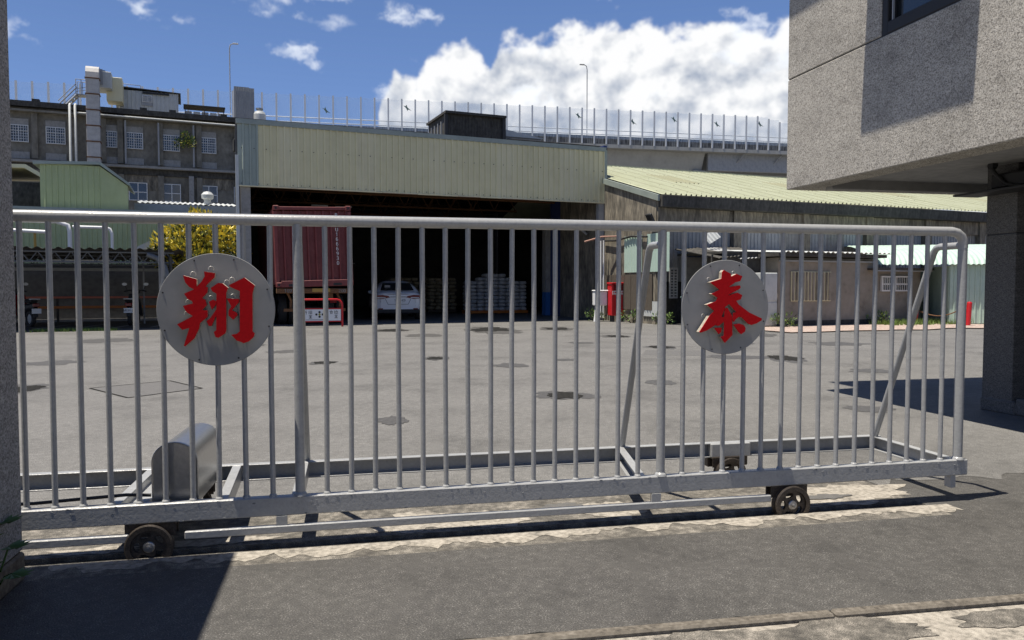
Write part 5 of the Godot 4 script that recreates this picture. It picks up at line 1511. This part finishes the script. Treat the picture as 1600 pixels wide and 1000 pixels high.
func scooter(called: String, label: String, at: Vector3, turn: float, plate: String) -> void:
	var o := thing(called, label, "scooter", at, turn, "scooters in the carport")
	for z in [-0.2, -1.42]:
		wheel(o, Vector3(0, .24, z), .24, .11)
	var bd := Shape.new()
	bd.grid(func(u: float, v: float) -> Vector3:
		var z := lerpf(0.12, -0.85, u)
		var w := 0.16 * sin(clampf(u * 1.1 + 0.22, 0, 1) * PI * 0.5) * (1.0 - 0.35 * u)
		var y0 := lerpf(0.5, 0.28, smoothstep(0.2, 0.9, u))
		var y1 := lerpf(0.74, 0.66, u)
		var a := v * TAU
		return Vector3(cos(a) * w, (y0 + y1) / 2 + sin(a) * (y1 - y0) / 2, z), 14, 16, true)
	put(bd, "body", M.black, o)
	boxpart("seat", Vector3(0, .78, -.38), Vector3(.27, .12, .78), M.rubber, o, 0.05)
	boxpart("footboard", Vector3(0, .3, -.95), Vector3(.3, .06, .46), M.dark, o, 0.02)
	var fs := Shape.new()
	fs.prism(PackedVector2Array([Vector2(-.24, .3), Vector2(.24, .3), Vector2(.2, .75), Vector2(.13, 1.02), Vector2(-.13, 1.02), Vector2(-.2, .75)]), -0.06, 0.06, Transform3D(Basis(Vector3(1, 0, 0), 0.28), Vector3(0, 0, -1.12)))
	put(fs, "leg_shield", M.red_lamp if plate == "" else M.black, o)
	var fk := Shape.new()
	fk.tube([Vector3(0, .95, -1.3), Vector3(0, .24, -1.42)], 0.035, 8)
	put(fk, "fork", M.zinc, o)
	var hb := Shape.new()
	hb.tube([Vector3(-.33, 1.06, -1.12), Vector3(-.2, 1.1, -1.2), Vector3(.2, 1.1, -1.2), Vector3(.33, 1.06, -1.12)], 0.022, 8)
	hb.tube([Vector3(0, 1.08, -1.2), Vector3(0, .92, -1.28)], 0.04, 8)
	put(hb, "handlebar", M.black, o)
	boxpart("headlamp_cowl", Vector3(0, 1.06, -1.26), Vector3(.26, .16, .2), M.black, o, 0.05)
	for sg in [-1.0, 1.0]:
		var ms := Shape.new()
		ms.tube([Vector3(sg * .24, 1.09, -1.18), Vector3(sg * .3, 1.25, -1.16)], 0.01, 6)
		var mo := put(ms, "mirror", M.black, o)
		var mg := Shape.new()
		mg.prism(ring(0.075, 14, Vector2(sg * .32, 1.3), .65), -1.16, -1.145)
		put(mg, "mirror_glass", M.white, mo)
	boxpart("tail_lamp", Vector3(0, .66, .14), Vector3(.2, .11, .06), M.red_lamp, o, 0.02)
	boxpart("mudguard", Vector3(0, .42, .1), Vector3(.13, .26, .04), M.black, o, 0.01)
	boxpart("grab_rail", Vector3(0, .84, .06), Vector3(.3, .04, .1), M.zinc_pale, o, 0.015)
	var pl := boxpart("number_plate", Vector3(0, .48, .16), Vector3(.27, .15, .01), M.white, o, 0.002)
	if plate != "":
		var pt := MeshInstance3D.new()
		pt.mesh = lettering(plate, 0.1, 0.004); pt.material_override = M.dark; pt.name = "lettering"; pl.add_child(pt, true)
		pt.position = Vector3(0, .48, .168)

# ------------------------------------------------------------------ sacks on pallets
func build_stores() -> void:
	var sk := Shape.new()
	sk.grid(func(u: float, v: float) -> Vector3:
		var a := v * TAU
		var p := (u - 0.5) * PI
		var k := pow(maxf(cos(p), 0.0), 0.42)
		var cx: float = signf(cos(a)) * pow(absf(cos(a)), 0.6) * k
		var sy: float = signf(sin(a)) * pow(absf(sin(a)), 0.8) * k
		return Vector3(cx * 0.17, sy * 0.085, signf(sin(p)) * pow(absf(sin(p)), 0.7) * 0.30), 8, 12, true)
	var sm := sk.mesh()
	var stacks := [
		{"a": 10.05, "b": 7.2, "n": 8, "rows": 8, "deep": 2, "mat": "sack_white", "label": "white filled sack in the tall stack on the orange pallet", "group": "white sacks stacked in the warehouse", "pal": "orange", "top": true},
		{"a": 8.75, "b": 9.4, "n": 4, "rows": 9, "deep": 2, "mat": "sack_brown", "label": "tan filled sack in the stack behind the white sacks", "group": "tan sacks stacked in the warehouse", "pal": "wood", "top": false},
		{"a": 7.1, "b": 9.9, "n": 4, "rows": 9, "deep": 2, "mat": "sack_brown", "label": "tan filled sack in the stack behind the parked car", "group": "tan sacks stacked behind the car", "pal": "wood", "top": false}]
	for s in stacks:
		var wdt: float = s.n * 0.345
		var pal := thing("pallet", ("orange plastic pallet under the white sacks" if s.pal == "orange" else ("wooden pallet under the tan sacks behind the white ones" if s.a > 8 else "wooden pallet under the tan sacks behind the car")), "pallet", yard(s.a, 0.02, s.b), YARD_TURN)
		for i in 5:
			boxpart("board", Vector3(wdt / 2, 0.13, -0.06 - i * 0.28), Vector3(wdt, 0.03, 0.14), M[s.pal], pal)
		for i in 3:
			boxpart("bearer", Vector3(0.06 + i * (wdt - 0.12) / 2, 0.06, -0.6), Vector3(0.1, 0.11, 1.2), M[s.pal], pal)
		boxpart("edge_board", Vector3(wdt / 2, 0.08, 0.03), Vector3(wdt, 0.1, 0.03), M[s.pal], pal)
		var rows: int = s.rows
		for r in rows + (2 if s.top else 0):
			for d in s.deep:
				for i in s.n:
					if r >= rows and (i < 1 + (r - rows) or i > s.n - 3 + (rows - r) or d > 0):
						continue
					if d > 0 and i > 0 and r < rows - 1:
						continue
					var m := put(sm, "sack", M[s.mat])
					tag(m, s.label, "sack", s.group)
					m.position = yard(s.a + 0.172 + i * 0.345 + (0.08 if r % 2 and s.mat == "sack_brown" else 0.0) + rng.randf_range(-.015, .015), 0.24 + r * 0.166, s.b + 0.3 + d * 0.62 + rng.randf_range(-.03, .03))
					m.rotation = Vector3(rng.randf_range(-.03, .03), YARD_TURN + rng.randf_range(-.06, .06), rng.randf_range(-.05, .05))

# ------------------------------------------------------------------ the gate
func character(polys: Array, called: String, disc: Node) -> void:
	var face := Shape.new()
	var side := Shape.new()
	for q in polys:
		var p := PackedVector2Array()
		for i in range(0, q.size(), 2):
			p.append(Vector2(q[i], q[i + 1]))
		side.prism(p, 0.036, 0.0655, Transform3D.IDENTITY, true, true)
		face.prism(p, 0.066, 0.0705, Transform3D.IDENTITY, true, true)
	var s := put(side, "character_body", M.letter_side, disc)
	put(face, "character_face", M.red_letter, s)

func build_gate() -> void:
	var o := thing("sliding_gate", "grey painted steel sliding gate with two round name discs", "gate", GATE_AT, GATE_TURN)
	# everything in gate axes: x along it, z towards the street, y from the groove bottom
	var U0 := -1.15
	var U1 := 4.318
	var top := Shape.new()
	top.tube([Vector3(U0, 1.592, 0), Vector3(0.6, 1.59, 0), Vector3(2.2, 1.592, 0), Vector3(4.24, 1.592, 0), Vector3(4.278, 1.584, 0), Vector3(4.305, 1.565, 0), Vector3(U1, 1.535, 0), Vector3(U1, 1.50, 0)], 0.0265, 16)
	put(top, "top_rail", M.gate, o)
	var tops := [-1.09, -0.975, -0.86, -0.745, -0.628, -0.511, -0.395, -0.28, -0.165, -0.046, 0.067, 0.185, 0.3, 0.42, 0.54, 0.789, 0.904, 1.018, 1.134, 1.249, 1.362, 1.474, 1.586, 1.696, 1.807, 1.918, 2.03, 2.142, 2.256, 2.367, 2.615, 2.731, 2.846, 2.962, 3.071, 3.188, 3.299, 3.415, 3.529, 3.644, 3.756, 3.869, 3.98, 4.087, 4.2]
	for u in tops:
		var b := Shape.new()
		var j := rng.randf_range(-0.003, 0.003)
		b.tube([Vector3(u, 0.287, 0), Vector3(u + j, 0.9, rng.randf_range(-.002, .002)), Vector3(u, 1.572, 0)], 0.0125, 12)
		# weld bead at the foot
		b.lathe([Vector2(0.019, 0.289), Vector2(0.017, 0.297), Vector2(0.0125, 0.303)], 10, Transform3D(Basis.IDENTITY, Vector3(u, 0, 0)))
		put(b, "bar", M.gate, o)
	for u in [0.664, 2.494, U1]:
		var p := Shape.new()
		p.tube([Vector3(u, 0.287, 0), Vector3(u, 1.572 if u < 4 else 1.52, 0)], 0.0225 if u < 4 else 0.025, 16)
		p.lathe([Vector2(0.034, 0.289), Vector2(0.03, 0.299), Vector2(0.022, 0.308)], 14, Transform3D(Basis.IDENTITY, Vector3(u, 0, 0)))
		put(p, "post", M.gate, o)
	# bottom frame: channel sections
	var beam := Shape.new()
	beam.box(Vector3((U0 + 4.37) / 2, 0.245, 0.0), Vector3(4.37 - U0, 0.09, 0.006 + 0.04), 0.005)
	put(beam, "bottom_beam", M.gate, o)
	var rear := Shape.new()
	rear.box(Vector3((U0 + 4.37) / 2, 0.240, -0.765), Vector3(4.37 - U0, 0.08, 0.008), 0.002)
	rear.box(Vector3((U0 + 4.37) / 2, 0.282, -0.742), Vector3(4.37 - U0, 0.008, 0.05), 0.002)
	rear.box(Vector3((U0 + 4.37) / 2, 0.198, -0.742), Vector3(4.37 - U0, 0.008, 0.05), 0.002)
	put(rear, "rear_beam", M.gate, o)
	for q in [[4.345, 4.345], [0.664, 0.664], [2.42, 2.56], [0.33, 0.30], [-0.14, -0.14], [-0.02, -0.02]]:
		var cb := Shape.new()
		var a := Vector3(q[0], 0.24, -0.03)
		var e := Vector3(q[1], 0.24, -0.735)
		var ang := atan2(-(q[1] - q[0]), 0.705)
		var xf := Transform3D(Basis(Vector3.UP, ang * -1.0 if false else atan2(q[0] - q[1], 0.705)), (a + e) / 2)
		cb.box(Vector3(0, 0, 0), Vector3(0.006, 0.076, 0.70), 0.001, xf)
		cb.box(Vector3(-0.02, 0.041, 0), Vector3(0.045, 0.006, 0.70), 0.001, xf)
		cb.box(Vector3(-0.02, -0.041, 0), Vector3(0.045, 0.006, 0.70), 0.001, xf)
		put(cb, "cross_beam", M.gate, o)
	# chipped and blistered paint along the front of the beam, mostly under the bar welds
	var chips := Shape.new()
	var bare := Shape.new()
	for i in 110:
		var cu := -0.45 + rng.randf() * 4.75
		var cy := 0.286 - absf(rng.randfn()) * 0.016
		if i % 4 == 0:
			cy = 0.203 + absf(rng.randfn()) * 0.006
		var cr := rng.randf_range(0.0012, 0.005)
		var poly := PackedVector2Array()
		for k in 9:
			var ca := TAU * k / 9
			poly.append(Vector2(cu + cos(ca) * cr * rng.randf_range(0.8, 2.6), clampf(cy + sin(ca) * cr * rng.randf_range(0.4, 1.0), 0.2015, 0.2885)))
		if Geometry2D.triangulate_polygon(poly).size() > 0:
			(chips if i % 3 else bare).prism(poly, 0.0225, 0.0245 if i % 3 else 0.0237)
	put(chips, "paint_blisters", M.gate, o).set_meta("kind", "stuff")
	put(bare, "chipped_paint", M.gate_dark, o).set_meta("kind", "stuff")
	# raking braces from the rear beam up to the posts
	for q in [[0.664, 0.655, -0.78, 0.05, 1.50], [2.494, 2.56, -0.76, 0.16, 1.50], [U1, 4.325, -0.72, 0.20, 1.515]]:
		var br := Shape.new()
		br.tube([Vector3(q[1], 0.285, q[2]), Vector3(q[0], q[4] - 0.03, -q[3] - 0.02), Vector3(q[0], q[4] - 0.008, -q[3]), Vector3(q[0], q[4], -q[3] + 0.03), Vector3(q[0], q[4], -0.01)], 0.020, 12)
		put(br, "brace", M.gate, o)
	# tie bar under the beam with hangers
	for q in [[0.15, 3.12], [U0, -0.09]]:
		boxpart("tie_bar", Vector3((q[0] + q[1]) / 2, 0.138, 0.02), Vector3(q[1] - q[0], 0.036, 0.03), M.gate, o, 0.004)
	for u in [0.58, 2.46]:
		boxpart("hanger", Vector3(u, 0.178, 0.02), Vector3(0.05, 0.044, 0.02), M.gate, o)
	boxpart("stop", Vector3(4.28, 0.165, -0.01), Vector3(0.035, 0.075, 0.05), M.gate, o, 0.003)
	# wheels
	for q in [[0.0, 0.0], [3.242, 0.0], [3.25, -0.70], [0.05, -0.70]]:
		var u: float = q[0]
		var z: float = q[1]
		var hs := Shape.new()
		hs.box(Vector3(u, 0.17, z - 0.045), Vector3(0.22, 0.068, 0.008), 0.002)
		hs.box(Vector3(u, 0.17, z + 0.006), Vector3(0.22, 0.068, 0.004), 0.001)
		hs.box(Vector3(u, 0.195, z - 0.02), Vector3(0.22, 0.012, 0.06), 0.002)
		put(hs, "wheel_bracket", M.iron, o)
		var wx := Transform3D(Basis(Vector3(1, 0, 0), PI / 2), Vector3(u, 0.098, z + 0.03))
		var tr := Shape.new()
		tr.lathe([Vector2(0.078, 0.022), Vector2(0.098, 0.022), Vector2(0.104, 0.018), Vector2(0.104, 0.012), Vector2(0.09, 0.006), Vector2(0.088, -0.02), Vector2(0.1, -0.026), Vector2(0.1, -0.034), Vector2(0.078, -0.034), Vector2(0.078, 0.022)], 36, wx)
		var wo := put(tr, "wheel", M.iron, o)
		# web with five round holes
		var web := Shape.new()
		for k in 40:
			for half in 1:
				var a0 := TAU * k / 40
				var a1 := TAU * (k + 1) / 40
				var f0 := fposmod(a0 * 5 / TAU, 1.0)
				var f1 := fposmod(a0 * 5 / TAU + 0.125, 1.0001)
				var r0 := 0.014 * sqrt(maxf(0.0, 1.0 - pow((f0 - 0.5) / 0.36, 2)))
				var r1 := 0.014 * sqrt(maxf(0.0, 1.0 - pow((f1 - 0.5) / 0.36, 2)))
				for zz in [0.008, -0.006]:
					var out := wx.basis * Vector3(0, signf(zz), 0)
					var d0 := Vector3(cos(a0), 0, sin(a0))
					var d1 := Vector3(cos(a1), 0, sin(a1))
					var up := Vector3(0, zz, 0)
					web.quad(wx * (d0 * 0.02 + up), wx * (d1 * 0.02 + up), wx * (d1 * (0.053 - r1) + up), wx * (d0 * (0.053 - r0) + up), out)
					web.quad(wx * (d0 * (0.053 + r0) + up), wx * (d1 * (0.053 + r1) + up), wx * (d1 * 0.079 + up), wx * (d0 * 0.079 + up), out)
		put(web, "web", M.iron, wo)
		var hub := Shape.new()
		hub.lathe([Vector2(0.026, -0.02), Vector2(0.026, 0.016), Vector2(0.021, 0.02), Vector2(0.0095, 0.021), Vector2(0.0095, 0.038), Vector2(0, 0.039)], 20, wx)
		put(hub, "hub", M.rail_steel, wo)
	# welded plate over the rear wheel
	boxpart("wheel_plate", Vector3(3.27, 0.242, -0.725), Vector3(0.27, 0.085, 0.06), M.gate, o, 0.004)
	boxpart("wheel_box", Vector3(3.27, 0.165, -0.765), Vector3(0.28, 0.07, 0.05), M.iron, o, 0.004)
	# name discs
	for q in [[0.304, 1.175, 0.2565, GLYPH_LEFT], [2.845, 1.172, 0.2475, GLYPH_RIGHT]]:
		var ds := Shape.new()
		ds.lathe([Vector2(0, -0.0025), Vector2(q[2], -0.0025), Vector2(q[2] + 0.0015, 0), Vector2(q[2], 0.0025), Vector2(0, 0.0025)], 96, Transform3D(Basis(Vector3(1, 0, 0), PI / 2), Vector3(q[0], q[1], 0.018)))
		var d := put(ds, "name_disc", M.disc, o)
		d.set_meta("label", "round grey disc with raised red character, three-part with two hooks" if q[0] < 1 else "round grey disc with raised red character shaped like a spreading tree")
		character(q[3], "character", d)
		for k in 8:
			var a := TAU * (k + 0.5) / 8 + (0.31 if k % 2 else 0.0) * 0.2
			var rv := Shape.new()
			rv.lathe([Vector2(0.0042, 0), Vector2(0.0035, 0.0022), Vector2(0, 0.003)], 8, Transform3D(Basis(Vector3(1, 0, 0), PI / 2), Vector3(q[0] + cos(a) * (q[2] - 0.014), q[1] + sin(a) * (q[2] - 0.014), 0.0207)))
			put(rv, "screw", M.bolt, d)
	# wire loops that hold the characters
	for q in [[0.207, 1.337], [0.285, 1.362], [0.352, 1.3], [0.375, 1.312], [0.281, 1.228], [0.378, 1.236], [0.178, 1.158], [2.742, 1.318], [2.883, 1.352], [2.712, 1.128], [0.186, 1.212]]:
		var lp := Shape.new()
		var pts := []
		for i in 9:
			var a2 := -0.5 + i / 8.0 * 4.1
			pts.append(Vector3(q[0] + cos(a2) * 0.011, q[1] + sin(a2) * 0.011, 0.024 + 0.012 * (i / 8.0)))
		lp.tube(pts, 0.0013, 5)
		put(lp, "wire_loop", M.wire, o)
	# drive motor in a stainless hood
	var hood := PackedVector2Array([Vector2(0.0, 0.0)])
	for i in 15:
		var a3 := PI - PI * i / 14.0
		hood.append(Vector2(0.1 + cos(a3) * 0.1, 0.20 + sin(a3) * 0.09))
	hood.append(Vector2(0.2, 0.0))
	var hx := Transform3D(Basis(Vector3.UP, -0.04), Vector3(-0.005, 0.262, -0.07))
	var ho := Shape.new()
	var np := hood.size()
	for i in np - 1:
		var a4 := hood[i]
		var b4 := hood[i + 1]
		var na := (a4 - Vector2(0.1, 0.20)).normalized() if a4.y > 0.15 else Vector2(signf(a4.x - 0.1), 0)
		var nb := (b4 - Vector2(0.1, 0.20)).normalized() if b4.y > 0.15 else Vector2(signf(b4.x - 0.1), 0)
		var v0 := hx * Vector3(a4.x, a4.y, 0); var v1 := hx * Vector3(b4.x, b4.y, 0)
		var v2 := hx * Vector3(b4.x, b4.y, -0.52); var v3 := hx * Vector3(a4.x, a4.y, -0.52)
		var n0 := hx.basis * Vector3(na.x, na.y, 0); var n1 := hx.basis * Vector3(nb.x, nb.y, 0)
		ho.tri(v0, v1, v2, n0, n1, n1); ho.tri(v0, v2, v3, n0, n1, n0)
	var mo := put(ho, "motor_hood", M.steel, o)
	for z in [0.0, -0.52]:
		var ep := Shape.new()
		ep.prism(hood, z - 0.004, z + 0.0005, hx)
		put(ep, "end_plate", M.steel, mo)
	var rim := Shape.new()
	var rp := []
	for p in hood:
		rp.append(hx * Vector3(p.x, p.y, 0.003))
	rim.tube(rp, 0.004, 6)
	put(rim, "hood_rim", M.steel, mo)
	boxpart("motor_tray", Vector3(-0.05, 0.232, -0.35), Vector3(0.34, 0.02, 0.6), M.gate, mo)
	boxpart("motor", Vector3(0.1, 0.3, -0.42), Vector3(0.12, 0.1, 0.3), M.black, mo)
	var cab := Shape.new()
	cab.tube([Vector3(-1.1, 0.305, -0.05), Vector3(-0.5, 0.3, -0.06), Vector3(-0.3, 0.312, -0.05), Vector3(-0.12, 0.315, -0.07), Vector3(-0.02, 0.3, -0.1)], 0.008, 6)
	put(cab, "motor_cable", M.black, o)

# ------------------------------------------------------------------ plants
func leaf(s: Shape, at: Vector3, dir: Vector3, side: Vector3, l: float, w: float) -> void:
	var up := dir.cross(side).normalized()
	var mid := at + dir * l * 0.5 + up * l * 0.06
	var tip := at + dir * l - up * l * 0.1
	s.flat(at, mid + side * w, tip, up); s.flat(at, tip, mid - side * w, up)

func rand_dir() -> Vector3:
	var v := Vector3(rng.randfn(), rng.randfn(), rng.randfn())
	return v.normalized() if v.length() > 0.01 else Vector3.UP

func bush(called: String, label: String, at: Vector3, clumps: Array, mats: Array, per: int, size: float, category := "shrub") -> Node3D:
	var o := thing(called, label, category, at)
	var shapes := []
	for m in mats:
		shapes.append(Shape.new())
	var stem := Shape.new()
	for c in clumps:
		var cc: Vector3 = c[0]
		var r: float = c[1]
		stem.tube([Vector3(cc.x * 0.1, 0, cc.z * 0.1), Vector3(cc.x * 0.5, cc.y * 0.55, cc.z * 0.5), cc], 0.02, 5, false)
		for i in int(per * r * r):
			var d := rand_dir()
			var p := cc + d * r * pow(rng.randf(), 0.35) * Vector3(1, 0.85, 1).length() / 1.65
			var dir := (d + Vector3(0, 0.5, 0) + rand_dir() * 0.6).normalized()
			var sd := dir.cross((Vector3.UP + rand_dir() * 0.6 + d * 0.3)).normalized()
			var l := size * rng.randf_range(0.7, 1.3)
			var k := 0
			var pick := rng.randf() + (0.25 if d.y < -0.2 else 0.0)
			if pick > 0.5:
				k = 1
			if pick > 0.8:
				k = mats.size() - 1
			leaf(shapes[k], p, dir, sd, l, l * 0.24)
	put(stem, "stem", M.wood, o)
	for i in mats.size():
		var lo := put(shapes[i], "foliage", mats[i], o)
		lo.set_meta("kind", "stuff")
	return o

func tuft(s: Shape, at: Vector3, h: float, n: int, spread: float) -> void:
	for i in n:
		var a := rng.randf() * TAU
		var b := at + Vector3(cos(a), 0, sin(a)) * spread * rng.randf()
		var lean := Vector3(cos(a + rng.randf_range(-1, 1)), 0, sin(a)) * rng.randf_range(0.1, 0.7)
		var d := (Vector3.UP + lean).normalized()
		var sd := d.cross(rand_dir()).normalized()
		var hh := h * rng.randf_range(0.5, 1.2)
		s.flat(b - sd * 0.012, b + sd * 0.012, b + d * hh, Vector3(0, 0.3, 1))

func build_plants() -> void:
	var cl := []
	for q in [[-.9, 2.55, 0, .55], [-.35, 2.95, .1, .6], [.3, 3.1, 0, .6], [.85, 2.75, .1, .55], [1.2, 2.35, 0, .5], [0, 2.3, .3, .7], [-.6, 2.15, .2, .5], [.6, 2.2, .2, .55], [.05, 3.45, 0, .32], [-1.15, 2.25, 0, .35], [1.05, 3.1, -.1, .3]]:
		cl.append([Vector3(q[0], q[1], q[2]), q[3]])
	bush("croton_bush", "large yellow-leaved bush growing between the carport and the warehouse", yard(-1.2, 0, 2.6), cl, [M.leaf_yellow, M.leaf_lime, M.leaf_dark], 1300, 0.17)
	var w := []
	for q in [[0, .1, .1, .3], [.3, .2, .1, .25], [-.35, .0, .1, .3], [.0, .45, .1, .25], [.1, -.15, .1, .2], [.45, -.05, .1, .22]]:
		w.append([Vector3(q[0], q[1], q[2]), q[3]])
	bush("wall_fig", "dark green shrub sprouting from the old factory wall beside a window", yard(-1.45, 10.5, 29.6), w, [M.leaf_green, M.leaf_dark, M.leaf_lime], 900, 0.16)
	# papaya-like seedling at the foot of the pillar
	var p := thing("pillar_weed", "broad-leaved green weed at the foot of the dark pillar", "weed", Vector3(-2.02, 0, -2.97))
	var st := Shape.new()
	for q in [Vector3(.06, .22, .02), Vector3(.10, .13, .07), Vector3(-.02, .26, .06), Vector3(.02, .18, .12), Vector3(.0, .3, -.03)]:
		st.tube([Vector3(-.03, 0, 0), q * 0.5 + Vector3(0, .04, 0), q], 0.004, 5, false)
	put(st, "stem", M.leaf_green, p)
	for q in [Vector3(.06, .22, .02), Vector3(.10, .13, .07), Vector3(-.02, .26, .06), Vector3(.02, .18, .12), Vector3(.0, .3, -.03)]:
		var lf := Shape.new()
		for k in 7:
			var a := -1.5 + k * 0.5
			var d: Vector3 = (Vector3(cos(a) * 0.8, -0.15, sin(a)) + q * 0.8).normalized()
			leaf(lf, q, d, d.cross(Vector3.UP).normalized(), 0.085 * (1.0 - absf(k - 3) * 0.08), 0.02)
		put(lf, "leaf", M.leaf_green, p)
	# grass along the huts, weeds by the wall and by the carport
	var gr := Shape.new()
	for i in 420:
		var a := rng.randf_range(18.6, 26.0)
		tuft(gr, yard(a, 0.03, rng.randf_range(-7.6, -6.55) - (a - 18.6) * 0.05), 0.2, 7, 0.12)
	var go := put(gr, "grass", M.leaf_grass)
	tag(go, "strip of bright grass along the guard room and arched shed", "grass"); go.set_meta("kind", "stuff")
	var g2 := Shape.new()
	for i in 130:
		tuft(g2, yard(rng.randf_range(-5.4, -3.3), 0, rng.randf_range(-0.75, -0.15)), 0.1, 6, 0.1)
	var g2o := put(g2, "grass", M.leaf_grass)
	tag(g2o, "thin grass along the front edge of the carport bays", "grass"); g2o.set_meta("kind", "stuff")
	for q in [[12.4, -2.4, "wall_weed", "straggly weed at the wall foot past the red cabinet"], [11.95, -0.6, "wall_weed", "straggly weed beside the white meter pipe"], [12.75, -3.8, "wall_weed", "low weed at the corner post of the long shed"], [15.0, -6.75, "wall_weed", "small weed in front of the white cabinet"], [19.0, -6.7, "wall_weed", "tall white-flecked weed between the plaster hut and guard room"]]:
		var cw := []
		for i in 5:
			cw.append([Vector3(rng.randf_range(-.25, .25), rng.randf_range(.08, .3), rng.randf_range(-.1, .1)), .16])
		bush(q[2], q[3], yard(q[0], 0, q[1]), cw, [M.leaf_grass, M.leaf_green, M.leaf_dark], 1300, 0.09, "weed")
